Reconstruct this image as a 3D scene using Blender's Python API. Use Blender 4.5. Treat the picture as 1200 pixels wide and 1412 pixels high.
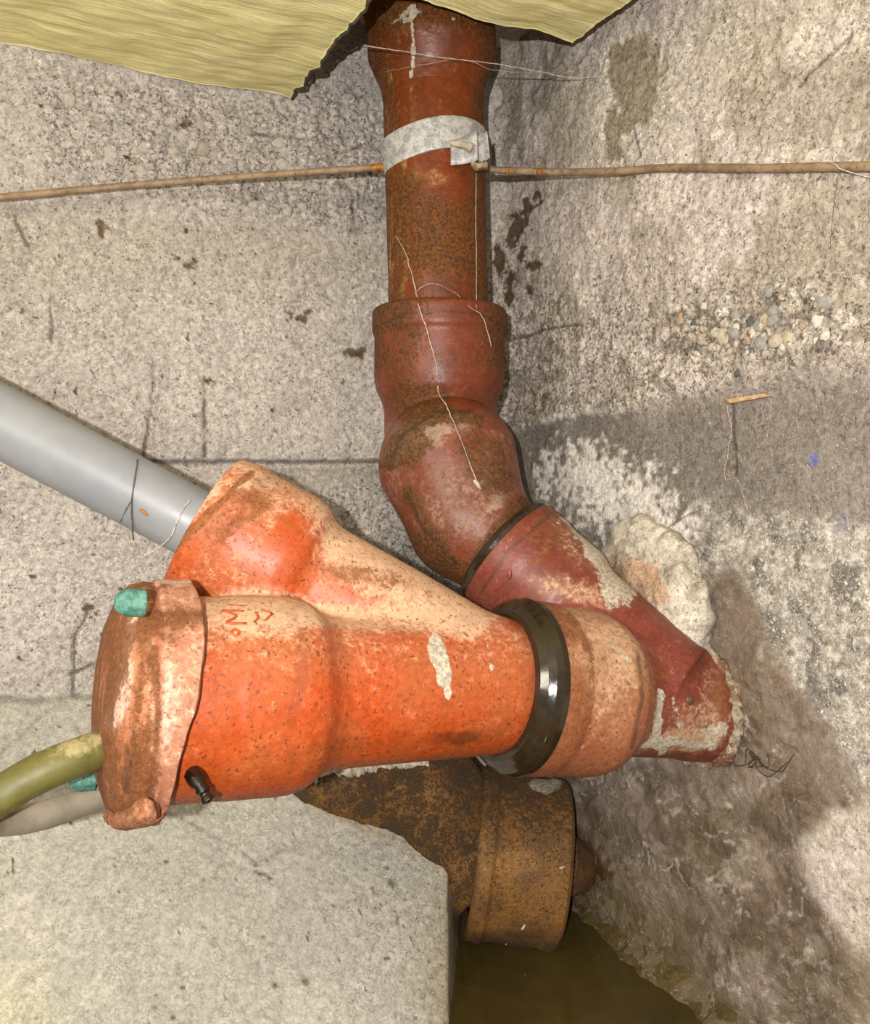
import bpy, math, random
import numpy as np
from mathutils import Vector, Matrix

S = bpy.context.scene
for o in list(bpy.data.objects):
    bpy.data.objects.remove(o)
H = 0.70                       # height of the camera above the sump bottom

# ------------------------------------------------------------------ camera
cam_d = bpy.data.cameras.new('camera')
cam_d.sensor_fit = 'HORIZONTAL'
cam_d.sensor_width = 36.0
cam_d.lens = 36.0              # 1200 px focal length on a 1200 px wide frame
cam_d.shift_y = -66.0 / 1200.0
cam_d.clip_start = 0.01
cam = bpy.data.objects.new('camera', cam_d)
S.collection.objects.link(cam)
cam.location = (0, 0, H)
cam.rotation_euler = (math.pi / 2, 0, 0)
S.camera = cam

# ------------------------------------------------------------------ world and lights
w = bpy.data.worlds.new('world')
S.world = w
w.use_nodes = True
w.node_tree.nodes['Background'].inputs[0].default_value = (1.0, 0.985, 0.96, 1)
w.node_tree.nodes['Background'].inputs[1].default_value = 0.32


def lamp(name, kind, loc, energy, color, size, aim=None):
    d = bpy.data.lights.new(name, kind)
    d.energy = energy
    d.color = color
    if kind == 'AREA':
        d.size = size
    else:
        d.shadow_soft_size = size
    o = bpy.data.objects.new(name, d)
    S.collection.objects.link(o)
    o.location = loc
    if aim is not None:
        o.rotation_euler = (Vector(aim) - Vector(loc)).to_track_quat('-Z', 'Y').to_euler()
    return o


lamp('flash', 'POINT', (-0.055, -0.14, H + 0.03), 36.5, (1.0, 0.965, 0.925), 0.006)
lamp('cellar_lamp', 'AREA', (-0.75, -0.35, H + 0.35), 7.0, (1.0, 0.94, 0.78), 0.35, (0.0, 0.9, H - 0.1))

S.view_settings.view_transform = 'Standard'
S.view_settings.look = 'None'
S.view_settings.gamma = 1.0
S.view_settings.use_curve_mapping = False
S.view_settings.exposure = 0.22

# ------------------------------------------------------------------ frame of the room
F = 1200.0
Cn = np.array([0.084, 1.12, H])                  # the corner of the two walls, at eye height
U = np.array([0.894, 0.447, 0.0]); U /= np.linalg.norm(U)     # along the left wall, towards the corner
NL = np.array([0.447, -0.894, 0.0]); NL /= np.linalg.norm(NL)  # out of the left wall
R = np.array([0.465, -0.885, 0.0]); R /= np.linalg.norm(R)     # along the right wall, away from the corner
NR = np.array([-0.885, -0.465, 0.0]); NR /= np.linalg.norm(NR)
ZZ = np.array([0, 0, 1.0])
A0 = np.array([1.0, 0, 0])
rng = np.random.default_rng(7)


def at(px, py, d):
    return np.array([(px - 600.0) / F * d, d, H - (py - 640.0) / F * d])


def proj(P):
    P = np.asarray(P)
    y = np.maximum(P[..., 1], 0.05)
    return 600 + F * P[..., 0] / y, 640 - F * (P[..., 2] - H) / y


def srgb(*c):
    return tuple(((v / 255.0) / 12.92 if v / 255.0 <= 0.04045 else ((v / 255.0 + 0.055) / 1.055) ** 2.4) for v in c)


# ------------------------------------------------------------------ noise
def _hash(ix, iy, iz, seed):
    h = (ix.astype(np.int64) * 374761393 + iy.astype(np.int64) * 668265263 + iz.astype(np.int64) * 2147483647 + seed * 1274126177) & 0xffffffff
    h = ((h ^ (h >> 13)) * 1274126177) & 0xffffffff
    h = ((h ^ (h >> 16)) * 2246822519) & 0xffffffff
    return ((h ^ (h >> 15)) & 0xffffff) / float(0xffffff)


def vnoise(P, scale, seed=0):
    Q = np.asarray(P) * scale + 1000.0
    i = np.floor(Q)
    f = Q - i
    f = f * f * f * (f * (f * 6 - 15) + 10)
    x, y, z = i[..., 0], i[..., 1], i[..., 2]
    out = 0
    for a in (0, 1):
        for b in (0, 1):
            for c in (0, 1):
                wgt = (f[..., 0] if a else 1 - f[..., 0]) * (f[..., 1] if b else 1 - f[..., 1]) * (f[..., 2] if c else 1 - f[..., 2])
                out = out + wgt * _hash(x + a, y + b, z + c, seed)
    return out


def fbm(P, scale, octv=4, seed=0, gain=0.5):
    s, a, t = 0.0, 1.0, 0.0
    for k in range(octv):
        s = s + a * vnoise(P, scale * 2.03 ** k, seed + k * 17)
        t += a
        a *= gain
    return s / t


def worley2(X, Y, scale, seed=0):
    """distance to the nearest and second nearest jittered point, and the cell's hash"""
    x, y = X * scale + 500, Y * scale + 500
    ix, iy = np.floor(x), np.floor(y)
    d1 = np.full(x.shape, 9.0)
    d2 = np.full(x.shape, 9.0)
    hid = np.zeros(x.shape)
    for a in (-1, 0, 1):
        for b in (-1, 0, 1):
            cx, cy = ix + a, iy + b
            z0 = np.zeros_like(cx)
            jx = cx + 0.1 + 0.8 * _hash(cx, cy, z0, seed)
            jy = cy + 0.1 + 0.8 * _hash(cx, cy, z0 + 1, seed)
            d = np.hypot(x - jx, y - jy)
            hh = _hash(cx, cy, z0 + 2, seed)
            near = d < d1
            d2 = np.where(near, d1, np.minimum(d2, d))
            hid = np.where(near, hh, hid)
            d1 = np.where(near, d, d1)
    return d1, d2, hid


def sstep(a, b, x):
    t = np.clip((x - a) / (b - a), 0, 1)
    return t * t * (3 - 2 * t)


def blob(px, py, cx, cy, rx, ry=None, rot=0.0, soft=0.35):
    ry = rx if ry is None else ry
    c, s = math.cos(math.radians(rot)), math.sin(math.radians(rot))
    dx, dy = px - cx, py - cy
    a = (dx * c + dy * s) / rx
    b = (-dx * s + dy * c) / ry
    return 1 - sstep(1 - soft, 1 + soft, np.hypot(a, b))


def polyd(px, py, pts):
    """signed distance to a polygon, positive inside"""
    pts = np.array(pts, float)
    d = np.full(px.shape, 1e9)
    inside = np.zeros(px.shape, bool)
    n = len(pts)
    for i in range(n):
        a, b = pts[i], pts[(i + 1) % n]
        e = b - a
        t = np.clip(((px - a[0]) * e[0] + (py - a[1]) * e[1]) / (e @ e), 0, 1)
        d = np.minimum(d, np.hypot(px - a[0] - t * e[0], py - a[1] - t * e[1]))
        cond = (a[1] > py) != (b[1] > py)
        with np.errstate(divide='ignore', invalid='ignore'):
            xi = (b[0] - a[0]) * (py - a[1]) / (b[1] - a[1]) + a[0]
        inside ^= cond & (px < xi)
    return np.where(inside, d, -d)


def lined(px, py, pts):
    """distance to an open polyline"""
    pts = np.array(pts, float)
    d = np.full(px.shape, 1e9)
    for a, b in zip(pts[:-1], pts[1:]):
        e = b - a
        t = np.clip(((px - a[0]) * e[0] + (py - a[1]) * e[1]) / (e @ e), 0, 1)
        d = np.minimum(d, np.hypot(px - a[0] - t * e[0], py - a[1] - t * e[1]))
    return d


# ------------------------------------------------------------------ mesh helpers
def mesh_np(name, V, quads, attrs=None, smooth=True):
    V = np.ascontiguousarray(V, np.float32)
    quads = np.ascontiguousarray(quads, np.int32)
    k = quads.shape[1]
    me = bpy.data.meshes.new(name)
    me.vertices.add(len(V))
    me.vertices.foreach_set('co', V.ravel())
    me.loops.add(quads.size)
    me.loops.foreach_set('vertex_index', quads.ravel())
    me.polygons.add(len(quads))
    me.polygons.foreach_set('loop_start', np.arange(0, quads.size, k, dtype=np.int32))
    if smooth:
        me.polygons.foreach_set('use_smooth', np.ones(len(quads), bool))
    me.update(calc_edges=True)
    for an, av in (attrs or {}).items():
        av = np.asarray(av, np.float32)
        if av.ndim == 2:
            a = me.attributes.new(an, 'FLOAT_COLOR', 'POINT')
            col = np.ones((len(V), 4), np.float32)
            col[:, :3] = av
            a.data.foreach_set('color', col.ravel())
        else:
            a = me.attributes.new(an, 'FLOAT', 'POINT')
            a.data.foreach_set('value', av)
    return me


def add(name, me, mat=None, parent=None, loc=None):
    o = bpy.data.objects.new(name, me)
    S.collection.objects.link(o)
    if mat is not None and me is not None:
        if len(me.materials) == 0:
            me.materials.append(mat)
    if parent is not None:
        o.parent = parent
    if loc is not None:
        o.location = loc
    return o


def tag(o, label, cat, group=None):
    o['label'] = label
    o['category'] = cat
    if group:
        o['group'] = group
    return o


def thing(name, label, cat, loc, group=None):
    o = bpy.data.objects.new(name, None)
    o.empty_display_size = 0.02
    S.collection.objects.link(o)
    o.location = tuple(loc)
    return tag(o, label, cat, group)


def structure(o, label=None):
    o['kind'] = 'structure'
    if label:
        o['label'] = label
    return o


def local(V, parent):
    """world coordinates into the coordinates of a thing's empty"""
    return np.asarray(V) - np.array(parent.location)


def grid_faces(nu, nv):
    i = np.arange(nu * nv).reshape(nu, nv)
    return np.stack([i[:-1, :-1], i[1:, :-1], i[1:, 1:], i[:-1, 1:]], -1).reshape(-1, 4)


def frame_of(d):
    d = np.asarray(d, float)
    d = d / np.linalg.norm(d)
    ref = ZZ if abs(d[2]) < 0.9 else A0
    x = np.cross(ref, d); x /= np.linalg.norm(x)
    y = np.cross(d, x)
    return x, y, d


def lathe(origin, direction, prof, nseg=96, step=0.002, wob=0.0, seed=1, closed=False):
    """revolve (t, r) points about an axis; returns vertices, quads and the t of each vertex"""
    x, y, d = frame_of(direction)
    prof = np.array(prof, float)
    L = np.hypot(*np.diff(prof, axis=0).T)
    cum = np.concatenate([[0], np.cumsum(L)])
    n = max(len(prof), int(cum[-1] / step) + 1)
    q = np.unique(np.concatenate([np.linspace(0, cum[-1], n), cum]))
    t = np.interp(q, cum, prof[:, 0]); r = np.interp(q, cum, prof[:, 1])
    ang = np.linspace(0, 2 * math.pi, nseg, endpoint=False)
    T, A = np.meshgrid(t, ang, indexing='ij')
    Rr = np.repeat(r[:, None], nseg, 1)
    V = np.asarray(origin) + T[..., None] * d + (Rr * np.cos(A))[..., None] * x + (Rr * np.sin(A))[..., None] * y
    if wob:
        rad = (np.cos(A))[..., None] * x + (np.sin(A))[..., None] * y
        nz = fbm(V, 60, 5, seed, 0.6) - 0.5
        V = V + rad * (nz * wob * np.minimum(1, Rr / 0.004))[..., None]
    i = np.arange(len(q) * nseg).reshape(len(q), nseg)
    j = np.roll(i, -1, 1)
    Q = np.stack([i[:-1], j[:-1], j[1:], i[1:]], -1).reshape(-1, 4)
    return V.reshape(-1, 3), Q, T.ravel(), A.ravel()


def tube(path, rad, nseg=10, sub=1, wob=0.0, seed=3, flat=1.0):
    """a tube along a path with round ends; rad is a number or one radius per point"""
    P = np.array(path, float)
    rad = np.full(len(P), rad) if np.isscalar(rad) else np.array(rad, float)
    if sub > 1:                                   # Catmull-Rom
        E = np.vstack([2 * P[0] - P[1], P, 2 * P[-1] - P[-2]])
        out, ro = [], []
        for k in range(1, len(E) - 2):
            p0, p1, p2, p3 = E[k - 1:k + 3]
            for m in range(sub):
                t = m / sub
                out.append(0.5 * (2 * p1 + (p2 - p0) * t + (2 * p0 - 5 * p1 + 4 * p2 - p3) * t * t + (3 * p1 - p0 - 3 * p2 + p3) * t ** 3))
                ro.append(rad[k - 1] * (1 - t) + rad[k] * t)
        out.append(P[-1]); ro.append(rad[-1])
        P, rad = np.array(out), np.array(ro)
    T = np.gradient(P, axis=0)
    T /= np.linalg.norm(T, axis=1)[:, None] + 1e-12
    x, y, _ = frame_of(T[0])
    V = [P[0][None].repeat(nseg, 0) - T[0] * rad[0] * 0.3]
    for k in range(len(P)):
        x = x - T[k] * (x @ T[k]); x /= np.linalg.norm(x)
        y = np.cross(T[k], x)
        a = np.linspace(0, 2 * math.pi, nseg, endpoint=False)
        ring = P[k] + rad[k] * (np.cos(a)[:, None] * x + flat * np.sin(a)[:, None] * y)
        V.append(ring)
    V.append(P[-1][None].repeat(nseg, 0) + T[-1] * rad[-1] * 0.3)
    V = np.array(V)
    if wob:
        nz = np.stack([fbm(V, 150, 3, seed + k) - 0.5 for k in range(3)], -1)
        V = V + nz * wob
    n = len(V)
    i = np.arange(n * nseg).reshape(n, nseg)
    j = np.roll(i, -1, 1)
    Q = np.stack([i[:-1], j[:-1], j[1:], i[1:]], -1).reshape(-1, 4)
    return V.reshape(-1, 3), Q


def join(*parts):
    Vs, Qs, n = [], [], 0
    for V, Q in parts:
        Vs.append(V); Qs.append(Q + n); n += len(V)
    return np.vstack(Vs), np.vstack(Qs)


def surface_nets(f, lo, hi, h):
    """mesh the zero set of f(P) inside a box with cells of size h"""
    lo, hi = np.array(lo, float), np.array(hi, float)
    n = np.ceil((hi - lo) / h).astype(int) + 1
    ax = [lo[k] + h * np.arange(n[k]) for k in range(3)]
    P = np.stack(np.meshgrid(*ax, indexing='ij'), -1)
    D = np.empty(P.shape[:3])
    for k in range(n[0]):
        D[k] = f(P[k])
    s = D < 0
    cnt = np.zeros(n - 1, int)
    acc = np.zeros(tuple(n - 1) + (3,))
    corners = [(a, b, c) for a in (0, 1) for b in (0, 1) for c in (0, 1)]

    def sl(c):
        return tuple(slice(c[k], n[k] - 1 + c[k]) for k in range(3))
    for i, a in enumerate(corners):
        for b in corners[i + 1:]:
            if sum(abs(a[k] - b[k]) for k in range(3)) != 1:
                continue
            da, db = D[sl(a)], D[sl(b)]
            m = s[sl(a)] != s[sl(b)]
            with np.errstate(divide='ignore', invalid='ignore'):
                t = np.where(m, da / (da - db), 0)
            cnt += m
            for k in range(3):
                acc[..., k] += np.where(m, a[k] + t * (b[k] - a[k]), 0)
    act = cnt > 0
    idx = np.full(act.shape, -1)
    idx[act] = np.arange(act.sum())
    cell = np.stack(np.nonzero(act), -1)
    V = lo + h * (cell + acc[act] / cnt[act][:, None])
    quads = []
    for k in range(3):
        a, b = [q for q in range(3) if q != k]
        e0 = [slice(None)] * 3; e1 = [slice(None)] * 3
        e0[k] = slice(0, -1); e1[k] = slice(1, None)
        ch = s[tuple(e0)] != s[tuple(e1)]
        core = [slice(None)] * 3
        core[a] = slice(1, -1); core[b] = slice(1, -1)
        m = np.zeros_like(ch)
        m[tuple(core)] = ch[tuple(core)]
        I = np.stack(np.nonzero(m), -1)
        if not len(I):
            continue

        def c(da, db):
            J = I.copy(); J[:, a] += da; J[:, b] += db
            return idx[J[:, 0], J[:, 1], J[:, 2]]
        q = np.stack([c(-1, -1), c(0, -1), c(0, 0), c(-1, 0)], -1)
        flip = s[I[:, 0], I[:, 1], I[:, 2]]
        if k == 1:
            flip = ~flip
        q[~flip] = q[~flip][:, ::-1]
        quads.append(q)
    return V, np.vstack(quads)


def smin(a, b, k):
    h = np.clip(0.5 + 0.5 * (b - a) / k, 0, 1)
    return b + (a - b) * h - k * h * (1 - h)


def sd_rev(P, o, d, prof):
    """about the signed distance to a solid of revolution with profile points (t, r)"""
    d = np.asarray(d) / np.linalg.norm(d)
    q = P - o
    t = q @ d
    rho = np.linalg.norm(q - t[..., None] * d, axis=-1)
    prof = np.array(prof, float)
    r = np.interp(t, prof[:, 0], prof[:, 1])
    slope = np.interp(t, (prof[1:, 0] + prof[:-1, 0]) / 2, np.abs(np.diff(prof[:, 1]) / np.maximum(np.diff(prof[:, 0]), 1e-6)))
    a = (rho - r) / np.sqrt(1 + np.minimum(slope, 3) ** 2)
    b = np.maximum(prof[0, 0] - t, t - prof[-1, 0])
    return np.maximum(a, b)


def sd_cone(P, a, b, ra, rb):
    ab = b - a
    L = np.linalg.norm(ab)
    t = np.clip(((P - a) @ ab) / (L * L), 0, 1)
    return np.linalg.norm(P - a - t[..., None] * ab, axis=-1) - (ra + (rb - ra) * t)


def smooth_prof(pts, n=140, k=0.006):
    """resample a profile along t and round its corners"""
    pts = np.array(pts, float)
    t = np.linspace(pts[0, 0], pts[-1, 0], n)
    r = np.interp(t, pts[:, 0], pts[:, 1])
    dt = t[1] - t[0]
    m = max(1, int(k / dt))
    ker = np.hanning(2 * m + 3)[1:-1]; ker /= ker.sum()
    rp = np.pad(r, m, mode='edge')
    return np.stack([t, np.convolve(rp, ker, 'valid')], 1)


# ------------------------------------------------------------------ materials
class NT:
    def __init__(self, name):
        self.mat = bpy.data.materials.new(name)
        self.mat.use_nodes = True
        self.t = self.mat.node_tree
        self.b = self.t.nodes['Principled BSDF']
        self.co = None

    def n(self, typ, **kw):
        nd = self.t.nodes.new(typ)
        for k, v in kw.items():
            setattr(nd, k, v)
        return nd

    def set(self, sock, v):
        if hasattr(v, 'is_linked'):
            self.t.links.new(v, sock)
        elif isinstance(v, (tuple, list)) and len(v) == 3 and sock.type == 'RGBA':
            sock.default_value = (*v, 1)
        else:
            sock.default_value = v

    def coord(self, scale=(1, 1, 1)):
        tc = self.n('ShaderNodeTexCoord')
        mp = self.n('ShaderNodeMapping')
        mp.inputs['Scale'].default_value = scale
        self.t.links.new(tc.outputs['Object'], mp.inputs[0])
        return mp.outputs[0]

    def noise(self, scale, detail=4, rough=0.55, co=None, dist=0.0):
        nd = self.n('ShaderNodeTexNoise')
        if co is None:
            if self.co is None:
                self.co = self.coord()
            co = self.co
        self.t.links.new(co, nd.inputs['Vector'])
        nd.inputs['Scale'].default_value = scale
        nd.inputs['Detail'].default_value = detail
        nd.inputs['Roughness'].default_value = rough
        nd.inputs['Distortion'].default_value = dist
        return nd.outputs[0]

    def voro(self, scale, feature='F1', co=None):
        nd = self.n('ShaderNodeTexVoronoi', feature=feature)
        if co is None:
            if self.co is None:
                self.co = self.coord()
            co = self.co
        self.t.links.new(co, nd.inputs['Vector'])
        nd.inputs['Scale'].default_value = scale
        return nd

    def m(self, op, a, b=0.0, c=None, clamp=False):
        nd = self.n('ShaderNodeMath', operation=op, use_clamp=clamp)
        self.set(nd.inputs[0], a)
        self.set(nd.inputs[1], b)
        if c is not None:
            self.set(nd.inputs[2], c)
        return nd.outputs[0]

    def step(self, x, a, b, lo=0.0, hi=1.0):
        nd = self.n('ShaderNodeMapRange', interpolation_type='SMOOTHSTEP')
        self.set(nd.inputs[0], x)
        for k, v in zip((1, 2, 3, 4), (a, b, lo, hi)):
            self.set(nd.inputs[k], v)
        return nd.outputs[0]

    def mix(self, f, a, b, mode='MIX'):
        nd = self.n('ShaderNodeMix', data_type='RGBA', blend_type=mode)
        self.set(nd.inputs[0], f)
        self.set(nd.inputs[6], a)
        self.set(nd.inputs[7], b)
        return nd.outputs[2]

    def attr(self, name, col=False):
        nd = self.n('ShaderNodeAttribute', attribute_name=name)
        return nd.outputs['Color'] if col else nd.outputs['Fac']

    def bump(self, h, strength, dist):
        nd = self.n('ShaderNodeBump')
        nd.inputs['Strength'].default_value = strength
        nd.inputs['Distance'].default_value = dist
        self.t.links.new(h, nd.inputs['Height'])
        self.t.links.new(nd.outputs[0], self.b.inputs['Normal'])

    def out(self, col=None, rough=None, spec=None, metal=None):
        for nm, v in (('Base Color', col), ('Roughness', rough), ('Specular IOR Level', spec), ('Metallic', metal)):
            if v is not None:
                self.set(self.b.inputs[nm], v)
        return self.mat


def concrete(name):
    """colour comes from the vertex attribute tint (paint, stains, lime), grain from noise"""
    k = NT(name)
    tint = k.attr('tint', True)
    wet = k.attr('wet')
    fl = k.attr('fleck')
    dk = k.attr('pit')
    n1 = k.noise(45, 5, 0.6)
    n2 = k.noise(150, 5, 0.65)
    n3 = k.noise(430, 3, 0.6)
    n4 = k.noise(260, 4, 0.7, dist=0.6)
    cell = k.voro(300)
    cv = k.n('ShaderNodeSeparateColor')
    k.t.links.new(cell.outputs['Color'], cv.inputs[0])
    worm = k.noise(120, 4, 0.6, dist=1.6)
    vein = k.step(k.m('ABSOLUTE', k.m('SUBTRACT', worm, 0.5)), 0.0, 0.035, 1.0, 0.0)
    vein = k.m('MULTIPLY', vein, k.step(n1, 0.38, 0.62))
    gr = k.m('ADD', 0.30, k.m('MULTIPLY', dk, 1.3), clamp=True)
    v = k.m('ADD', k.m('MULTIPLY', k.m('SUBTRACT', n1, 0.5), 0.60), k.m('MULTIPLY', k.m('SUBTRACT', n2, 0.5), 1.25))
    v = k.m('ADD', v, k.m('MULTIPLY', k.m('SUBTRACT', n3, 0.5), 0.9))
    v = k.m('ADD', v, k.m('MULTIPLY', k.m('MULTIPLY', k.m('SUBTRACT', cv.outputs[0], 0.5), 0.42), gr))
    v = k.m('SUBTRACT', v, k.m('MULTIPLY', k.m('MULTIPLY', vein, 0.40), gr))
    dry = k.m('SUBTRACT', 1.0, k.m('MULTIPLY', wet, 0.30))
    v = k.m('ADD', 1.0, k.m('MULTIPLY', v, dry))
    v = k.m('MAXIMUM', v, 0.25)
    gray = k.n('ShaderNodeCombineColor')
    for q in range(3):
        k.set(gray.inputs[q], v)
    col = k.mix(1.0, tint, gray.outputs[0], 'MULTIPLY')
    pit = k.step(k.m('ADD', n4, k.m('MULTIPLY', dk, 0.22)), 0.66, 0.74)
    col = k.mix(k.m('MULTIPLY', pit, 0.75), col, srgb(62, 52, 42))
    fk = k.step(k.m('ADD', k.noise(210, 4, 0.75, dist=0.4), k.m('MULTIPLY', fl, 0.3)), 0.72, 0.80)
    col = k.mix(k.m('MULTIPLY', fk, 0.8), col, srgb(226, 216, 202))
    film = k.noise(34, 6, 0.62, dist=1.0)
    fedge = k.step(k.m('ABSOLUTE', k.m('SUBTRACT', film, 0.52)), 0.002, 0.014, 1.0, 0.0)
    fedge = k.m('MULTIPLY', fedge, k.m('MULTIPLY', wet, k.step(n2, 0.46, 0.62)))
    ftone = k.m('MULTIPLY', k.step(film, 0.515, 0.525), wet)
    col = k.mix(k.m('MULTIPLY', ftone, 0.22), col, srgb(150, 134, 118))
    col = k.mix(k.m('MULTIPLY', fedge, 0.42), col, srgb(214, 204, 190))
    salt = k.step(k.m('ADD', k.noise(480, 3, 0.7), k.m('MULTIPLY', fl, 0.16)), 0.665, 0.72)
    col = k.mix(k.m('MULTIPLY', salt, 0.7), col, srgb(222, 213, 200))
    rough = k.m('SUBTRACT', 0.93, k.m('MULTIPLY', wet, k.step(n1, 0.3, 0.7, 0.35, 0.55)))
    k.bump(k.m('ADD', k.m('ADD', k.m('ADD', n2, k.m('MULTIPLY', n3, 0.5)), k.m('SUBTRACT', k.m('MULTIPLY', fk, 0.3), k.m('MULTIPLY', vein, 0.3))), k.m('MULTIPLY', ftone, 0.5)), 0.65, 0.0024)
    return k.out(col, rough, 0.3)


def paint(name, a, b, rust_a, rust_b, pale, speck=0.5, rough=0.42, scale=1.0, bump=0.35, bumpd=0.0012, spec=0.5, speckcol=(70, 38, 20), alt=None):
    """painted iron: vertex attributes rust, pale (dust, lime) and dark are broken up by noise"""
    k = NT(name)
    n1 = k.noise(16 * scale, 6, 0.65)
    n2 = k.noise(75 * scale, 6, 0.68)
    n3 = k.noise(330 * scale, 3, 0.6)
    n5 = k.noise(120 * scale, 7, 0.75, dist=0.8)
    n6 = k.noise(210 * scale, 4, 0.7, dist=0.5)
    col = k.mix(k.step(n1, 0.36, 0.64), a, b)
    if alt:
        col = k.mix(k.attr('isbranch'), col, k.mix(k.step(n1, 0.36, 0.64), alt[0], alt[1]))
    # uneven coat: lighter and darker mottling
    vv = k.m('ADD', 1.0, k.m('ADD', k.m('MULTIPLY', k.m('SUBTRACT', n2, 0.5), 0.7), k.m('MULTIPLY', k.m('SUBTRACT', n6, 0.5), 1.3)))
    g = k.n('ShaderNodeCombineColor')
    for q in range(3):
        k.set(g.inputs[q], vv)
    ru = k.m('ADD', k.attr('rust'), k.m('ADD', k.m('MULTIPLY', k.m('SUBTRACT', n5, 0.5), 1.6), k.m('MULTIPLY', k.m('SUBTRACT', n6, 0.5), 1.8)))
    rm = k.step(ru, 0.34, 0.78)
    pa = k.m('ADD', k.attr('pale'), k.m('ADD', k.m('MULTIPLY', k.m('SUBTRACT', n2, 0.5), 1.3), k.m('MULTIPLY', k.m('SUBTRACT', n6, 0.5), 2.0)))
    pm = k.step(pa, 0.22, 1.0)
    # thin haze of dust under the thicker patches
    col = k.mix(k.m('MULTIPLY', k.attr('pale'), 0.35, clamp=True), col, pale)
    col = k.mix(k.m('MULTIPLY', pm, 0.80), col, pale)
    col = k.mix(k.m('MULTIPLY', rm, 0.88), col, k.mix(k.step(n3, 0.38, 0.62), rust_a, rust_b))
    col = k.mix(1.0, col, g.outputs[0], 'MULTIPLY')
    sp = k.step(k.m('ADD', n3, k.m('MULTIPLY', k.m('SUBTRACT', n2, 0.5), 0.30)), 0.585, 0.68)
    col = k.mix(k.m('MULTIPLY', sp, speck), col, srgb(*speckcol))
    lsp = k.step(k.noise(390 * scale, 3, 0.7), 0.655, 0.72)
    col = k.mix(k.m('MULTIPLY', lsp, 0.40), col, pale)
    cem = k.attr('cement')
    cm = k.step(k.m('ADD', cem, k.m('ADD', k.m('MULTIPLY', k.m('SUBTRACT', n5, 0.5), 1.1), k.m('MULTIPLY', k.m('SUBTRACT', n6, 0.5), 1.1))), 0.40, 0.66)
    col = k.mix(cm, col, k.mix(k.step(n3, 0.35, 0.65), srgb(196, 182, 160), srgb(150, 138, 120)))
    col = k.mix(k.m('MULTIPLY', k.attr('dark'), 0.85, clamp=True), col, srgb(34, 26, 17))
    rr = k.m('ADD', rough, k.m('MULTIPLY', k.m('MAXIMUM', k.m('MAXIMUM', pm, rm), cm), 0.36))
    rr = k.m('ADD', rr, k.m('MULTIPLY', k.m('SUBTRACT', n2, 0.5), 0.3), clamp=True)
    h = k.m('ADD', k.m('MULTIPLY', n2, 0.6), k.m('ADD', k.m('MULTIPLY', rm, 0.35), k.m('MULTIPLY', sp, -0.25)))
    h = k.m('ADD', h, k.m('ADD', k.m('MULTIPLY', n3, 0.3), k.m('MULTIPLY', cm, 0.8)))
    k.bump(h, bump, bumpd)
    return k.out(col, rr, spec)


def simple(name, a, b, scale=120, rough=0.6, bump=0.2, metal=0.0, dark=None, spec=0.5, stretch=None, lo=0.38, hi=0.62):
    k = NT(name)
    co = k.coord(stretch) if stretch else None
    n1 = k.noise(scale, 6, 0.65, co=co)
    n2 = k.noise(scale * 4, 4, 0.6, co=co)
    col = k.mix(k.step(n1, lo, hi), a, b)
    if dark:
        col = k.mix(k.m('MULTIPLY', k.step(n2, 0.56, 0.68), 0.75), col, dark)
    k.bump(k.m('ADD', n1, k.m('MULTIPLY', n2, 0.5)), bump, 0.001)
    return k.out(col, k.m('ADD', rough, k.m('MULTIPLY', k.m('SUBTRACT', n2, 0.5), 0.3), clamp=True), spec, metal)


M_wall = concrete('concrete')
M_down = paint('brown_pipe_paint', srgb(113, 49, 16), srgb(94, 43, 11), srgb(104, 62, 12), srgb(54, 32, 8), srgb(184, 136, 80), speck=0.5, rough=0.40, spec=0.35)
M_bend = paint('red_brown_paint', srgb(114, 53, 33), srgb(98, 46, 20), srgb(98, 60, 16), srgb(54, 34, 10), srgb(150, 126, 108), speck=0.5, rough=0.40, spec=0.35)
M_wye = paint('orange_paint', srgb(166, 66, 20), srgb(162, 80, 38), srgb(104, 56, 20), srgb(132, 80, 40), srgb(192, 158, 126), speck=0.7, rough=0.44, spec=0.4)
M_fit = paint('salmon_paint', srgb(146, 80, 52), srgb(150, 96, 62), srgb(106, 56, 24), srgb(132, 78, 38), srgb(184, 148, 116), speck=0.6, rough=0.44, alt=(srgb(122, 58, 46), srgb(108, 48, 34)), spec=0.4)
M_fitb = paint('dull_red_paint', srgb(130, 60, 46), srgb(116, 50, 36), srgb(118, 66, 28), srgb(150, 92, 44), srgb(188, 166, 144), speck=0.4, rough=0.36)
M_cap = paint('rusted_cap_paint', srgb(152, 90, 58), srgb(162, 106, 76), srgb(88, 52, 24), srgb(116, 70, 36), srgb(198, 164, 144), speck=0.6, rough=0.68, spec=0.3)
M_rust = paint('deep_rust', srgb(124, 84, 30), srgb(96, 64, 28), srgb(48, 40, 30), srgb(68, 54, 34), srgb(184, 138, 72), speck=0.7, rough=0.66, scale=1.5, bump=1.0, bumpd=0.003, speckcol=(58, 36, 18))
M_rubber = simple('black_rubber', srgb(34, 26, 16), srgb(44, 32, 20), 60, 0.14, 0.05, spec=0.6)
M_grey = simple('grey_plastic', srgb(122, 124, 128), srgb(131, 132, 134), 14, 0.42, 0.04, dark=None)
M_galv = simple('galvanised_steel', srgb(188, 184, 178), srgb(146, 146, 146), 110, 0.55, 0.4, metal=0.15, dark=srgb(96, 92, 86))
M_rod = simple('dull_copper_rod', srgb(148, 124, 96), srgb(122, 100, 76), 60, 0.6, 0.3, dark=srgb(92, 74, 56))
M_rodend = simple('rusty_rod_end', srgb(168, 106, 30), srgb(120, 76, 26), 200, 0.5, 0.3)
M_teal = simple('verdigris', srgb(84, 128, 112), srgb(56, 100, 88), 130, 0.6, 0.6, dark=srgb(38, 72, 64), lo=0.42, hi=0.58)
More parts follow.
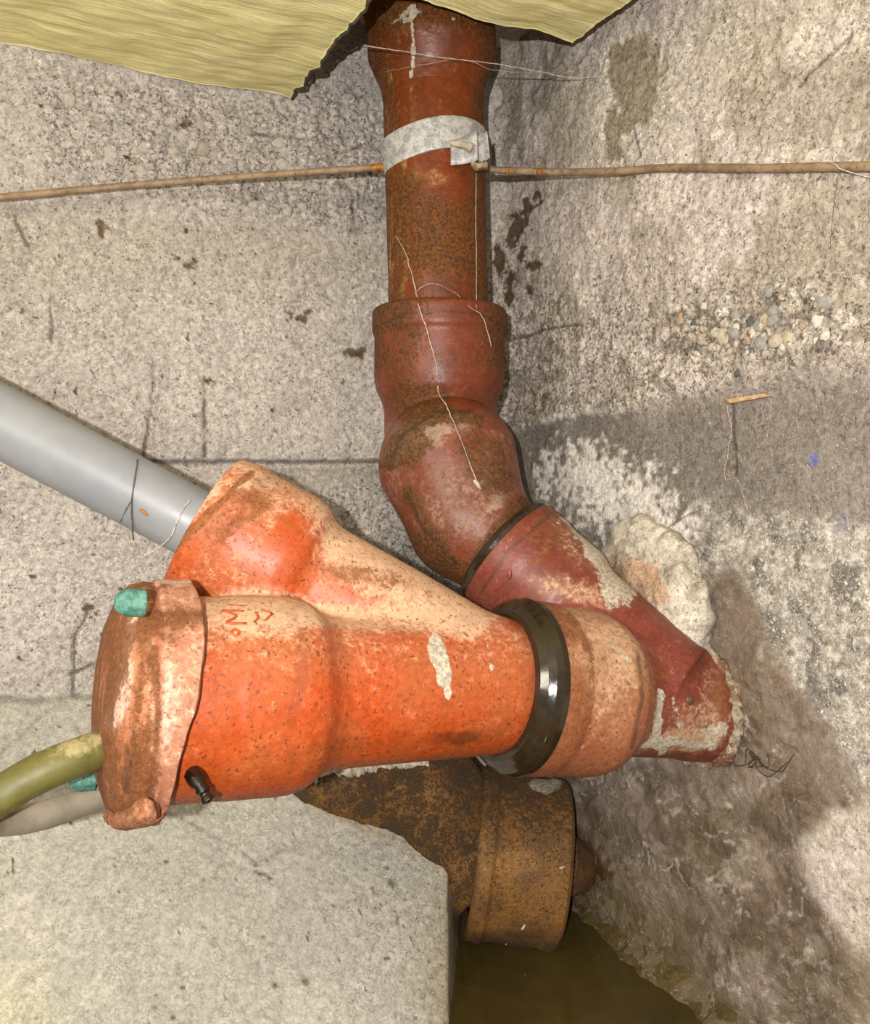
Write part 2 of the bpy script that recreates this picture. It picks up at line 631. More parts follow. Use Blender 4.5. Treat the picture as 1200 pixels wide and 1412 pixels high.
M_bolt = simple('oiled_iron', srgb(26, 18, 12), srgb(40, 28, 17), 200, 0.22, 0.4, metal=0.4)
M_rivet = simple('brown_iron', srgb(92, 62, 40), srgb(70, 50, 34), 200, 0.4, 0.3)
M_mortar = simple('old_mortar', srgb(196, 184, 164), srgb(158, 146, 128), 70, 0.92, 0.9, dark=srgb(120, 98, 74))
M_lump = simple('tan_lime', srgb(164, 148, 120), srgb(128, 108, 80), 200, 0.9, 0.6, dark=srgb(92, 72, 48))
M_web = simple('dusty_web', srgb(204, 190, 176), srgb(160, 144, 130), 300, 0.9, 0.1)
M_webd = simple('dark_thread', srgb(96, 84, 72), srgb(74, 62, 52), 300, 0.9, 0.1)
M_wood = simple('pale_wood', srgb(206, 176, 138), srgb(170, 132, 96), 160, 0.8, 0.4, stretch=(1, 1, 4))
M_spider = simple('spider_brown', srgb(64, 46, 30), srgb(46, 34, 24), 300, 0.6, 0.1)
M_handle = None

# ------------------------------------------------------------------ left wall with its sloping haunch
WATER = -0.500


def left_base(s, z):
    """how far the wall stands out at s (along the wall, 0 at the corner) and z (from eye height)"""
    p = np.clip(1.04 * (-0.2335 - z), 0, 0.42)
    p = p - 0.012 * np.exp(-((z + 0.2335) / 0.03) ** 2) * (z > -0.2335) * 0
    # the free end of the haunch, cut back steeply towards the corner
    s0 = -0.0757 - 0.519 * p
    p = p * (1 - np.clip((s - s0) / (-0.0447 - s0), 0, 1))
    return p + 0.03 * np.exp(s / 0.018)


def left_pt(s, z, o):
    return Cn + s[..., None] * U + o[..., None] * NL + z[..., None] * ZZ


sv = np.concatenate([np.linspace(-1.6, -0.68, 24, endpoint=False), np.arange(-0.68, 0.0031, 0.002)])
zv = np.concatenate([np.linspace(-0.70, -0.56, 8, endpoint=False), np.arange(-0.56, 0.44, 0.002), np.linspace(0.44, 0.56, 6)])
Sg, Zg = np.meshgrid(sv, zv, indexing='ij')
base = left_base(Sg, Zg)
P = left_pt(Sg, Zg, base)
px, py = proj(P)
wv = (fbm(P, 25, 3, 5) - 0.5) * 60                # wander of stain outlines, in pixels
wv2 = (fbm(P, 70, 3, 9) - 0.5) * 36
haunch = sstep(-0.228, -0.242, Zg + (fbm(P, 40, 3, 2) - 0.5) * 0.02)
# exposed aggregate between two shutter boards
agg = sstep(-10, 25, polyd(px, py + wv * 0.6, [(40, 90), (400, 130), (500, 80), (560, 200), (540, 322), (330, 295), (170, 268), (60, 250)]))
d1, d2, hid = worley2(Sg + (fbm(P, 60, 2, 3) - 0.5) * 0.012, Zg * 1.2, 82, 4)
peb = sstep(0.02, 0.30, d2 - d1) * (hid > 0.35)
rough = (fbm(P, 22, 5, 11) - 0.5) * 0.008 + (fbm(P, 120, 4, 12) - 0.5) * 0.004
det = rough * (1 - 0.45 * haunch)
det = det + agg * (peb * 0.0034 - 0.001)
yb = np.interp(px, [-200, 170, 350, 540], [262, 275, 297, 326]) + wv2 * 0.25
det = det - 0.0035 * sstep(-3, 3, py - yb) * sstep(460, 380, py + wv)
jy = np.interp(px, [-200, 200, 530, 700], [641, 637, 637, 634])
dj = np.abs(py - jy - wv2 * 0.08)
jm = sstep(5, 1, dj) * sstep(170, 215, px)
det = det - 0.005 * jm
det = det - 0.004 * sstep(1, 5, py - jy) * sstep(690, 650, py + wv * 0.4) * sstep(190, 240, px)
hy = np.interp(px, [-200, 0, 140, 600], [966, 966, 960, 905])
hj = sstep(6, 1, np.abs(py - hy + wv2 * 0.3))
det = det - 0.003 * hj
crk = np.minimum.reduce([lined(px + wv2 * 0.25, py, q) for q in (
    [(214, 500), (208, 560), (197, 632)], [(283, 520), (282, 630)], [(120, 845), (102, 880), (100, 960)], [(130, 915), (96, 930)],
    [(70, 400), (72, 470)], [(478, 250), (492, 320)], [(350, 185), (420, 193), (480, 190), (524, 168)],
    [(430, 225), (500, 200)], [(20, 295), (40, 340)], [(0, 1040), (60, 985), (95, 968)],
    [(230, 1120), (330, 1170), (352, 1190), (420, 1160)], [(255, 1240), (285, 1220), (310, 1190)])])
cm = sstep(4.0, 0.6, crk) * (0.5 + 0.5 * sstep(0.4, 0.6, fbm(P, 45, 2, 40)))
cm = cm * (1 - 0.55 * haunch)
det = det - 0.0018 * cm
# pock marks
pk1, _, ph = worley2(Sg + 3, Zg + 1, 60, 31)
pock = sstep(0.16, 0.05, pk1) * (ph > 0.80) * (1 - haunch * 0.4)
det = det - 0.0016 * pock
V = left_pt(Sg, Zg, base + det)

low = fbm(P, 7, 4, 21)
mid = fbm(P, 30, 4, 22)
T = np.ones(P.shape) * np.array(srgb(177, 168, 160))
T *= (0.74 + 0.36 * low + 0.16 * mid)[..., None]
T *= (1 - 0.10 * agg * (1 - peb) + 0.10 * agg * (hid - 0.4))[..., None]


def stain(T, m, col, k=1.0):
    m = np.clip(m * np.asarray(k, float), 0, 1)[..., None]
    return T * (1 - m) + np.array(col) * m


T = stain(T, haunch, np.array(srgb(168, 164, 151)) * (0.80 + 0.34 * low + 0.1 * mid)[..., None], 0.85)
T = stain(T, sstep(0, 30, py - yb) * sstep(440, 350, py + wv), srgb(158, 148, 128), 0.35)
T = stain(T, sstep(4, 12, py - jy) * sstep(700, 650, py + wv) * sstep(330, 430, px) , srgb(118, 108, 94), 0.55)
T = stain(T, sstep(500, 560, px + wv) * sstep(620, 680, py) * sstep(900, 820, py), srgb(120, 118, 114), 0.75)
T = stain(T, jm, srgb(84, 76, 64), 0.75)
T = stain(T, hj, srgb(92, 86, 74), 0.6)
T = stain(T, cm, srgb(82, 74, 62), 0.9)
T = stain(T, pock, srgb(110, 98, 82), 0.6)
# brown moss flecks
for cx, cy, rx, ry in ((402, 436, 9, 7), (416, 442, 8, 6), (426, 430, 6, 4), (490, 484, 14, 8), (497, 494, 8, 7), (128, 845, 10, 6), (265, 368, 14, 5), (140, 315, 6, 10), (258, 172, 6, 7)):
    T = stain(T, sstep(0.42, 0.62, blob(px + wv2 * 0.6, py + wv2 * 0.4, cx, cy, rx * 1.2, ry * 1.2, 0, 0.7) * 0.75 + (fbm(P, 130, 3, 41) - 0.5) * 1.5), srgb(86, 66, 40), 0.9)
# leached lime and a rust run on the haunch, damp foot of the haunch
T = stain(T, sstep(0.60, 0.75, fbm(P, 18, 4, 77)) * haunch, srgb(196, 190, 174), 0.5)
T = stain(T, sstep(540, 630, px + wv) * sstep(1190, 1260, py), srgb(132, 118, 88), 0.6)
T = stain(T, sstep(608, 640, px + wv * 0.3) * sstep(1150, 1230, py), srgb(84, 76, 46), 0.92)
T = stain(T, sstep(1280, 1412, py) * sstep(120, 20, px) * haunch, srgb(186, 180, 138), 0.4)
for cx, cy, rx, ry, rot in ((358, 1203, 13, 3, 10), (350, 1347, 4, 3, 0), (420, 1352, 6, 9, 0), (541, 1220, 10, 6, 50), (352, 1192, 4, 3, 0), (505, 1198, 3, 3, 0), (470, 1250, 3, 4, 0), (548, 1270, 3, 10, 0), (512, 1225, 3, 8, 0), (526, 1250, 3, 7, 0), (461, 1249, 3, 4, 0), (282, 1280, 3, 2, 0), (338, 1155, 3, 2, 0), (315, 1140, 4, 2, 60)):
    T = stain(T, blob(px + wv2 * 0.3, py + wv2 * 0.3, cx, cy, rx * 0.75, ry * 0.75, rot), srgb(84, 72, 56), 0.8)
T = stain(T, sstep(14, 3, lined(px + wv2, py, [(390, 1070), (430, 1110), (560, 1160), (630, 1215)])), srgb(150, 130, 96), 0.4)
wet = sstep(585, 640, px + wv * 0.4) * sstep(1120, 1230, py)
wet = np.maximum(wet, 0.25 * haunch)
fleck = 0.15 * sstep(0.5, 0.7, mid) + 0.2 * agg
pit = 0.35 * (1 - haunch) + 0.25 * agg + 0.3 * sstep(400, 520, px) * sstep(640, 690, py)
me = mesh_np('wall_left', V.reshape(-1, 3), grid_faces(len(sv), len(zv))[:, ::-1],
             {'tint': T.reshape(-1, 3), 'wet': wet.ravel(), 'fleck': fleck.ravel(), 'pit': pit.ravel()})
wall_left = structure(add('wall_left', me, M_wall), 'pale board-marked concrete wall with a sloping rendered haunch at its foot')


def march(f, px_, py_, d0=0.4, d1=1.3, n=1400):
    """first point on the line of sight where f turns negative"""
    d = np.linspace(d0, d1, n)
    X = np.stack([(px_ - 600) / F * d, d, H - (py_ - 640) / F * d], -1)
    v = f(X)
    k = np.nonzero(v < 0)[0]
    return X[k[0]] if len(k) else None


def f_left(X):
    q = X - Cn
    return q @ NL - left_base(q @ U, q[..., 2])


def f_right(X):
    return (X - Cn) @ NR


# ------------------------------------------------------------------ right wall
def right_pt(s, z, o):
    return Cn + s[..., None] * R + o[..., None] * NR + z[..., None] * ZZ


sv = np.concatenate([np.arange(-0.003, 0.58, 0.002), np.linspace(0.58, 1.5, 24)])
zv = np.concatenate([np.linspace(-0.70, -0.54, 8, endpoint=False), np.arange(-0.54, 0.50, 0.002), np.linspace(0.50, 0.58, 4)])
Sg, Zg = np.meshgrid(sv, zv, indexing='ij')
base = 0.03 * np.exp(-Sg / 0.018)
P = right_pt(Sg, Zg, base)
px, py = proj(P)
wv = (fbm(P, 25, 4, 55) - 0.5) * 70
wv2 = (fbm(P, 80, 3, 59) - 0.5) * 40
low = fbm(P, 8, 4, 61)
mid = fbm(P, 34, 4, 62)
fine = fbm(P, 110, 4, 63)
by = np.interp(px, [600, 700, 780, 880, 1010, 1200, 1500], [600, 592, 574, 562, 528, 492, 440])
soft = np.clip((px - 860) * 0.22, 0, 55)
below = sstep(-4 - soft, 8 + soft, py - by - wv2 * 0.35)
wet = sstep(-14, 14, polyd(px + wv * 0.55, py + wv2 * 0.8 + wv * 0.3, [(980, 850), (975, 800), (1010, 785), (1045, 850), (1085, 925), (1120, 975), (1175, 1075), (1215, 1110),
      (1150, 1120), (1105, 1165), (1130, 1240), (1170, 1300), (1230, 1330), (1400, 1700), (500, 1700), (600, 1060), (860, 1045), (1000, 1020), (1000, 930)]))
rough = (fbm(P, 24, 5, 64) - 0.5) * 0.010 + (fine - 0.5) * 0.005
grain = (1 - below) * sstep(330, 450, py + wv)
det = rough * (1 - 0.5 * below) + grain * (fbm(P, 200, 2, 65) - 0.5) * 0.003
det = det - 0.004 * below * (1 - sstep(0, 160, py - by))
ra = sstep(-10, 25, polyd(px + wv * 0.4, py + wv2, [(900, 440), (930, 398), (1060, 380), (1170, 390), (1180, 450), (1140, 490), (1000, 495), (930, 488)]))
d1, d2, hid = worley2(Sg, Zg * 1.15, 78, 14)
rpeb = sstep(0.02, 0.3, d2 - d1)
det = det + ra * (rpeb * 0.003 * (0.3 + hid) - 0.002)
# thin flaking skins of lime on the wet lower wall, lying in slanting tongues
sk = fbm(P @ np.array([[1, 0, 0], [0, 1, 0], [0, 0, 1.0]]) + (Zg * 0.8 + Sg * 0.4)[..., None] * np.array([0, 0.7, 0]), 20, 5, 66, 0.55)
scale_m = sstep(0.50, 0.53, sk) * wet
det = det + scale_m * 0.0022 + wet * (fbm(P, 12, 3, 67) - 0.5) * 0.014
peel = sstep(-3, 3, polyd(px + wv * 0.5 + wv2 * 0.5, py + wv2 * 1.1, [(842, 62), (880, 45), (905, 70), (912, 120), (900, 165), (868, 180), (862, 215), (838, 222), (828, 180), (845, 140), (832, 100)]))
det = det - 0.0028 * peel
ck = np.minimum.reduce([lined(px + wv2 * 0.2, py, q) for q in ([(1168, 50), (1130, 85), (1100, 118)], [(1172, 42), (1166, 62)], [(872, 170), (884, 215)], [(700, 470), (760, 452), (800, 448)], [(1008, 550), (1014, 655)])])
ckm = sstep(3, 0.4, ck)
det = det - 0.0025 * ckm
V = right_pt(Sg, Zg, base + det)

T = np.ones(P.shape) * np.array(srgb(188, 176, 168))
T *= (0.70 + 0.34 * low + 0.30 * mid)[..., None]
T = stain(T, sstep(0.52, 0.66, fbm(P, 14, 4, 68) + 0.06 * (px > 1000)) * (1 - below), srgb(146, 136, 118), 0.75)
T = stain(T, sstep(0.50, 0.70, fbm(P, 16, 5, 69)) * sstep(330, 240, py) , srgb(206, 196, 182), 0.55)
T = stain(T, sstep(-15, 10, polyd(px + wv * 0.6, py + wv2, [(990, 20), (1200, -20), (1230, 60), (1100, 130), (1010, 120), (960, 80)])), srgb(200, 190, 174), 0.5)
T = stain(T, sstep(-20, 20, polyd(px + wv * 0.8, py + wv2, [(1020, 120), (1220, 40), (1220, 200), (1050, 210), (990, 170)])), srgb(140, 130, 112), 0.55)
T = stain(T, ra * rpeb * (hid > 0.55), srgb(196, 186, 168), 0.6)
T = stain(T, ra * rpeb * (hid < 0.18), srgb(112, 106, 100), 0.7)
T = stain(T, ra * (1 - rpeb), srgb(120, 108, 94), 0.6)
T = stain(T, blob(px + wv, py + wv2, 870, 140, 90, 120, 0, 0.6) * (1 - peel), srgb(196, 187, 174), 0.55)
T = stain(T, peel, np.array(srgb(146, 134, 114)) * (0.8 + 0.4 * fine)[..., None], 0.92)
det_peel = peel
T = stain(T, sstep(5, 1, np.abs(polyd(px + wv * 0.5 + wv2 * 0.5, py + wv2 * 1.1, [(842, 62), (880, 45), (905, 70), (912, 120), (900, 165), (868, 180), (862, 215), (838, 222), (828, 180), (845, 140), (832, 100)]))) * (fine > 0.45), srgb(222, 212, 198), 0.7)
# darker vertical streaks beside the corner
T = stain(T, sstep(800, 720, px + wv * 0.4) * sstep(0.42, 0.6, fbm(P * np.array([1, 1, 0.25]), 60, 4, 70)) * (1 - below), srgb(122, 112, 100), 0.7)
T = stain(T, grain * sstep(0.5, 0.62, fbm(P, 75, 3, 71)), srgb(112, 100, 86), 0.55)
T = stain(T, grain * sstep(0.52, 0.60, fbm(P, 95, 3, 72)), srgb(206, 196, 182), 0.55)
# mould along the side of the pipe
mp = np.zeros_like(px)
for cx, cy, rx, ry, rot in ((742, 277, 9, 7, -20), (728, 285, 7, 9, 0), (712, 320, 10, 26, 8), (722, 300, 6, 16, 5), (740, 370, 10, 8, -25), (704, 385, 8, 18, 5), (704, 410, 7, 14, 0), (722, 350, 5, 14, 20), (690, 360, 5, 24, 0), (730, 400, 6, 8, 0)):
    mp = np.maximum(mp, blob(px + wv2 * 0.5, py + wv2 * 0.7, cx, cy, rx, ry, rot))
T = stain(T, sstep(0.35, 0.75, mp + (fine - 0.5) * 1.6), srgb(72, 48, 22), 0.9)
# the dark board band below the shutter line, with lime bloom
T = stain(T, below * sstep(960, 860, py - 0.35 * (px - 900) + wv), np.array(srgb(112, 104, 96)) * (0.72 + 0.5 * low + np.clip((px - 900) / 1500, 0, 0.2))[..., None], 0.9)
T = stain(T, below * sstep(700, 760, px) * sstep(0.55, 0.70, fbm(P, 24, 5, 73)) * sstep(1000, 800, px), srgb(160, 154, 146), 0.7)
T = stain(T, sstep(6, 1, np.abs(py - by - wv2 * 0.35)) * sstep(720, 760, px) * sstep(900, 840, px), srgb(206, 198, 188), 0.6)
bl = np.maximum.reduce([blob(px + wv, py + wv2, 850, 690, 80, 50, 15, 0.7), blob(px + wv, py + wv2, 795, 655, 50, 40, 0, 0.7), blob(px + wv, py + wv2, 905, 715, 60, 30, 15, 0.7), blob(px + wv, py + wv2, 900, 800, 66, 80, 0, 0.5)])
T = stain(T, sstep(0.20, 0.95, bl * 0.95 + ((fbm(P, 150, 4, 84) - 0.5) * 2.2 + (fine - 0.5) * 0.8) * (bl > 0.02)) * (bl > 0.02), srgb(224, 217, 208), 0.9)
T = stain(T, sstep(0.3, 0.7, blob(px + wv, py + wv2, 1110, 735, 90, 9, 5, 0.6) + (fine - 0.5) * 1.2), srgb(206, 200, 190), 0.8)
# grey salt-speckled area to the right
gs = sstep(-20, 20, polyd(px + wv * 0.5, py + wv2, [(960, 690), (1250, 735), (1250, 1120), (1180, 1080), (1090, 930), (1030, 830), (960, 790)])) * (1 - wet)
T = stain(T, gs, np.array(srgb(150, 144, 134)) * (0.8 + 0.4 * low)[..., None], 0.9)
T = stain(T, gs * sstep(0.50, 0.60, fbm(P, 160, 4, 74)), srgb(200, 192, 180), 0.6)
T = stain(T, gs * sstep(0.54, 0.64, fbm(P, 60, 4, 75)), srgb(92, 86, 78), 0.7)
# brown, wet lower wall
wetc = np.array(srgb(106, 91, 77)) * (0.62 + 0.55 * low + 0.30 * mid)[..., None]
T = stain(T, wet, wetc, 0.97)
T = stain(T, wet * sstep(0.50, 0.62, fbm(P, 20, 4, 76)), srgb(96, 82, 60), 0.6)
T = stain(T, scale_m * sstep(0.35, 0.6, mid), srgb(128, 112, 98), 0.55)
edge = wet * sstep(0.022, 0.004, np.abs(sk - 0.515))
T = stain(T, edge * sstep(0.52, 0.70, fbm(P, 30, 3, 78)), srgb(190, 178, 162), 0.6)
slant = (Zg * 0.9 + Sg * 0.5)[..., None] * np.array([0.5, 0.5, 0])
rid = np.abs(fbm(P + slant, 38, 4, 85) - 0.5)
rid2 = np.abs(fbm(P + slant * 0.5, 85, 4, 86) - 0.5)
clus = np.zeros_like(px)
for cx, cy, rx, ry, rot in ((930, 1200, 90, 26, 25), (1010, 1100, 60, 20, -20), (960, 1105, 44, 16, -15), (1035, 1350, 60, 30, 10), (1150, 1380, 80, 30, 40), (885, 1385, 30, 60, -30), (1020, 1240, 40, 40, -30), (1130, 1230, 40, 90, -20), (1040, 1000, 34, 24, 0), (880, 1080, 50, 14, 20), (1100, 1280, 60, 20, 50), (860, 1340, 24, 40, -40), (1160, 1120, 60, 34, -20), (1000, 1180, 60, 30, 10), (1090, 1190, 60, 30, -10), (830, 1080, 40, 14, 0)):
    clus = np.maximum(clus, blob(px + wv, py + wv2, cx, cy, rx, ry, rot, 0.8))
tong = fbm(P + slant * 1.4, 26, 5, 90)
T = stain(T, wet * sstep(0.52, 0.60, tong), srgb(132, 118, 106), 0.45)
T = stain(T, wet * sstep(0.47, 0.38, tong), srgb(84, 70, 54), 0.55)
T = stain(T, wet * clus * sstep(0.030, 0.004, rid + (fine - 0.5) * 0.05), srgb(206, 197, 186), 0.55)
T = stain(T, wet * clus * sstep(0.54, 0.70, fbm(P + slant, 48, 4, 88)), srgb(164, 152, 140), 0.45)
T = stain(T, sstep(-10, 20, polyd(px + wv * 0.6, py + wv2, [(1210, 1085), (1150, 1110), (1100, 1150), (1130, 1180), (1180, 1150), (1240, 1160)])), srgb(186, 176, 160), 0.7)
T = stain(T, sstep(1130, 1210, px + wv) * sstep(1180, 1220, py), srgb(160, 148, 122), 0.45)
# olive film just above the water, rust under the pipe
T = stain(T, sstep(150, 10, lined(px + wv * 0.6, py, [(770, 1230), (860, 1320), (940, 1450)])) * wet, srgb(92, 78, 44), 0.75)
for cx, cy, rx, ry, rot in ((800, 1178, 40, 30, 50), (806, 1292, 34, 18, 15), (790, 1250, 20, 30, 0), (835, 1205, 18, 10, 20)):
    T = stain(T, blob(px + wv2 * 0.6, py + wv2 * 0.4, cx, cy, rx, ry, rot), srgb(76, 46, 16), 0.85)
T = stain(T, blob(px + wv2, py + wv2, 986, 985, 26, 60, 0), srgb(112, 66, 40), 0.55)
T = stain(T, ckm, srgb(64, 54, 44), 0.8)
# two smudges of blue chalk
T = stain(T, sstep(0.3, 0.7, blob(px + wv2 * 0.3, py, 1122, 628, 8, 14, -15, 0.8) * 0.8 + (fine - 0.5) * 1.4), srgb(82, 94, 156), 0.7 * (blob(px, py, 1122, 628, 16, 26) > 0.02))
T = stain(T, sstep(0.3, 0.8, blob(px, py, 1165, 722, 8, 16, 0) + (fine - 0.5)) * (blob(px, py, 1165, 722, 14, 26) > 0.02), srgb(110, 112, 140), 0.35)
pit = 0.45 * (1 - wet) * (1 - 0.3 * below) + 0.25 * grain - 0.4 * wet
fleck = 0.25 * grain + 0.18 * below * (1 - wet) + 0.35 * gs + wet * (0.55 * clus * sstep(0.42, 0.6, tong) - 0.20)
me = mesh_np('wall_right', V.reshape(-1, 3), grid_faces(len(sv), len(zv)),
             {'tint': T.reshape(-1, 3), 'wet': wet.ravel(), 'fleck': fleck.ravel(), 'pit': pit.ravel()})
wall_right = structure(add('wall_right', me, M_wall), 'rough stained concrete wall with a wet brown lower half')

# ------------------------------------------------------------------ floor of the sump, ceiling
fl = mesh_np('floor', [(-1.6, -0.6, 0.05), (1.6, -0.6, 0.05), (1.6, 1.5, 0.05), (-1.6, 1.5, 0.05)], [(0, 1, 2, 3)],
             {'tint': np.tile(srgb(104, 92, 70), (4, 1))})
structure(add('floor', fl, M_wall), 'muddy concrete floor below the water')
cz = H + 0.525
ce = mesh_np('ceiling', [(-1.6, -0.6, cz), (1.6, -0.6, cz), (1.6, 1.5, cz), (-1.6, 1.5, cz)], [(3, 2, 1, 0)],
             {'tint': np.tile(srgb(170, 162, 150), (4, 1))})
structure(add('ceiling', ce, M_wall), 'grey concrete ceiling above the insulation')

# pebbles laid bare in the walls
PEB = [simple('pebble_' + n, srgb(*a), srgb(*b), 1.6, 0.8, 0.5, dark=srgb(*[int(q * 0.72) for q in b])) for n, a, b in (
    ('cream', (184, 172, 148), (164, 152, 132)), ('grey', (152, 148, 141), (132, 127, 120)), ('slate', (92, 92, 92), (72, 72, 74)),
    ('tan', (164, 138, 108), (178, 158, 130)), ('white', (206, 198, 184), (178, 170, 158)))]
PEBL = simple('pebble_lime', srgb(178, 170, 159), srgb(156, 147, 135), 1.5, 0.9, 0.6, dark=srgb(132, 121, 106))
PEBD = simple('pebble_dusty', srgb(160, 151, 138), srgb(140, 131, 118), 1.5, 0.9, 0.6, dark=srgb(112, 102, 88))


def pebble_mesh(name, seed):
    r = np.random.default_rng(seed)
    a = np.linspace(0, 2 * math.pi, 9, endpoint=False)
    V = []
    for h, q in ((-0.5, 0.85), (0.1, 1.0), (0.55, 0.78), (0.85, 0.38)):
        jit = 1 + r.uniform(-0.28, 0.24, 9)
        V += [(q * j * math.cos(t), q * j * math.sin(t), h) for t, j in zip(a, jit)]
    V.append((0, 0, 1.0))
    n = 9
    T_ = []
    for k in range(3):
        for i in range(n):
            j = (i + 1) % n
            T_ += [(k * n + i, k * n + j, k * n + n + j), (k * n + i, k * n + n + j, k * n + n + i)]
    T_ += [(3 * n + i, 3 * n + (i + 1) % n, 4 * n) for i in range(n)]
    return mesh_np(name, V, T_)


def put_pebbles(parent, f, nrm, along, spots, mats, protr):
    base_m = {}
    for k, (x, y, sz, mi) in enumerate(spots):
        key = (mi, k % 4)
        if key not in base_m:
            m = pebble_mesh('pebble', 100 + k % 4 + 10 * mi)
            m.materials.append(mats[mi])
            base_m[key] = m
        c = march(f, x, y, 0.5, 1.4)
        if c is None:
            continue
        sc = sz / F * c[1] * 0.5
        o = bpy.data.objects.new('pebble', base_m[key])
        S.collection.objects.link(o)
        o.parent = parent
        ang = rng.uniform(0, 6.28)
        ax = along * math.cos(ang) + ZZ * math.sin(ang)
        ay = np.cross(nrm, ax)
        e = rng.uniform(0.75, 1.35)
        pos = c + nrm * protr
        o.matrix_local = Matrix(((ax[0] * sc * e, ay[0] * sc, nrm[0] * sc * 0.36, pos[0]), (ax[1] * sc * e, ay[1] * sc, nrm[1] * sc * 0.36, pos[1]),
                                 (ax[2] * sc * e, ay[2] * sc, nrm[2] * sc * 0.36, pos[2]), (0, 0, 0, 1)))


spots = [(948, 482, 20, 2), (1012, 460, 26, 1), (995, 462, 22, 0), (966, 464, 16, 3), (938, 440, 16, 3), (1066, 428, 18, 1), (1065, 442, 18, 1), (1136, 416, 24, 1), (1128, 442, 26, 4), (1138, 462, 20, 4),
         (1112, 474, 18, 4), (1048, 474, 18, 1), (1070, 470, 26, 0), (1088, 468, 22, 0), (1014, 433, 18, 1), (1112, 406, 16, 0), (1098, 418, 10, 2), (1060, 402, 18, 1), (1090, 404, 12, 0), (928, 414, 10, 2),
         (1038, 462, 14, 4), (1030, 480, 12, 2), (1096, 474, 10, 3), (1016, 515, 10, 2), (990, 455, 9, 2), (1120, 470, 9, 2), (980, 478, 14, 0), (1150, 410, 12, 0), (1125, 405, 10, 3)]
for k in range(55):
    spots.append((rng.uniform(935, 1165), rng.uniform(398, 488), rng.uniform(7, 14), int(rng.choice([0, 0, 1, 1, 1, 2, 4, 3]))))
put_pebbles(wall_right, f_right, NR, R, spots, PEB, -0.0002)
spots = []
while len(spots) < 130:
    x, y = rng.uniform(60, 530), rng.uniform(110, 320)
    if polyd(np.array([x]), np.array([y]), [(60, 100), (400, 145), (500, 90), (530, 200), (530, 315), (340, 290), (170, 262), (70, 240)])[0] > 4 \
            and all((x - q[0]) ** 2 + (y - q[1]) ** 2 > 150 for q in spots):
        spots.append((x, y, 8 + 13 * rng.random() ** 2, int(rng.random() < 0.35)))
put_pebbles(wall_left, f_left, NL, U, spots, [PEBL, PEBD], -0.0012)

# ------------------------------------------------------------------ water in the sump and the silt bank
k = NT('murky_water')
n = k.noise(9, 5, 0.6)
n2 = k.noise(120, 4, 0.7)
colw = k.mix(k.step(n, 0.35, 0.65), srgb(58, 48, 20), srgb(74, 62, 30))
colw = k.mix(k.step(n2, 0.70, 0.74), colw, srgb(150, 138, 112))
k.bump(k.noise(14, 2, 0.5), 0.10, 0.004)
M_water = k.out(colw, 0.12, 0.5)
wz = H + WATER
cx0 = Cn[:2]
ring = [Cn + U * -0.62 + NL * 0.20, Cn + U * -0.02 - NL * 0.03, Cn + R * 0.0 - NR * 0.03, Cn + R * 0.9 - NR * 0.03, Cn + R * 0.9 + NR * 0.8, Cn + U * -0.62 + NL * 0.9]
V = [(p[0], p[1], wz) for p in ring] + [(p[0], p[1], wz - 0.02) for p in ring]
me = bpy.data.meshes.new('sump_water')
nn = len(ring)
me.from_pydata(V, [], [tuple(reversed(range(nn))), tuple(range(nn, 2 * nn))] + [(i, (i + 1) % nn, nn + (i + 1) % nn, nn + i) for i in range(nn)])
me.update()
water = add('sump_water', me, M_water)
tag(water, 'dark olive standing water in the corner below the rusty pipe', 'water')

# silt washed up against the foot of the right wall
sv = np.arange(0.02, 0.62, 0.004)
qv = np.linspace(0, 1, 60)
Sg, Qg = np.meshgrid(sv, qv, indexing='ij')
wid = 0.020 + 0.02 * sstep(0.1, 0.3, Sg)
o_ = Qg * wid * 1.3 - 0.012
zz = WATER + (0.018 + 0.012 * sstep(0.1, 0.4, Sg)) * (1 - Qg) ** 1.5 - 0.012 * Qg
P = Cn + Sg[..., None] * R + o_[..., None] * NR + zz[..., None] * ZZ
nz = fbm(P, 30, 4, 81) - 0.5
P = P + nz[..., None] * 0.012 * NR + (fbm(P, 60, 3, 82) - 0.5)[..., None] * 0.008 * ZZ
lowb = fbm(P, 22, 4, 83)
T = np.array(srgb(84, 70, 38)) * (0.6 + 0.8 * lowb)[..., None]
silt = structure(add('trim_1', mesh_np('trim_1', P.reshape(-1, 3), grid_faces(len(sv), len(qv)), {'tint': T.reshape(-1, 3), 'wet': np.ones(P.shape[:2]).ravel()}), M_wall),
                 'olive silt bank along the foot of the right wall')

# ------------------------------------------------------------------ pipes: shared helpers
CAM = np.array([0, 0, H])


def normals(me):
    n = np.empty(len(me.vertices) * 3, np.float32)
    me.vertices.foreach_get('normal', n)
    return n.reshape(-1, 3)


def setattrs(me, **kw):
    for an, av in kw.items():
        a = me.attributes.new(an, 'FLOAT', 'POINT')
        a.data.foreach_set('value', np.ascontiguousarray(np.broadcast_to(av, (len(me.vertices),)), np.float32))


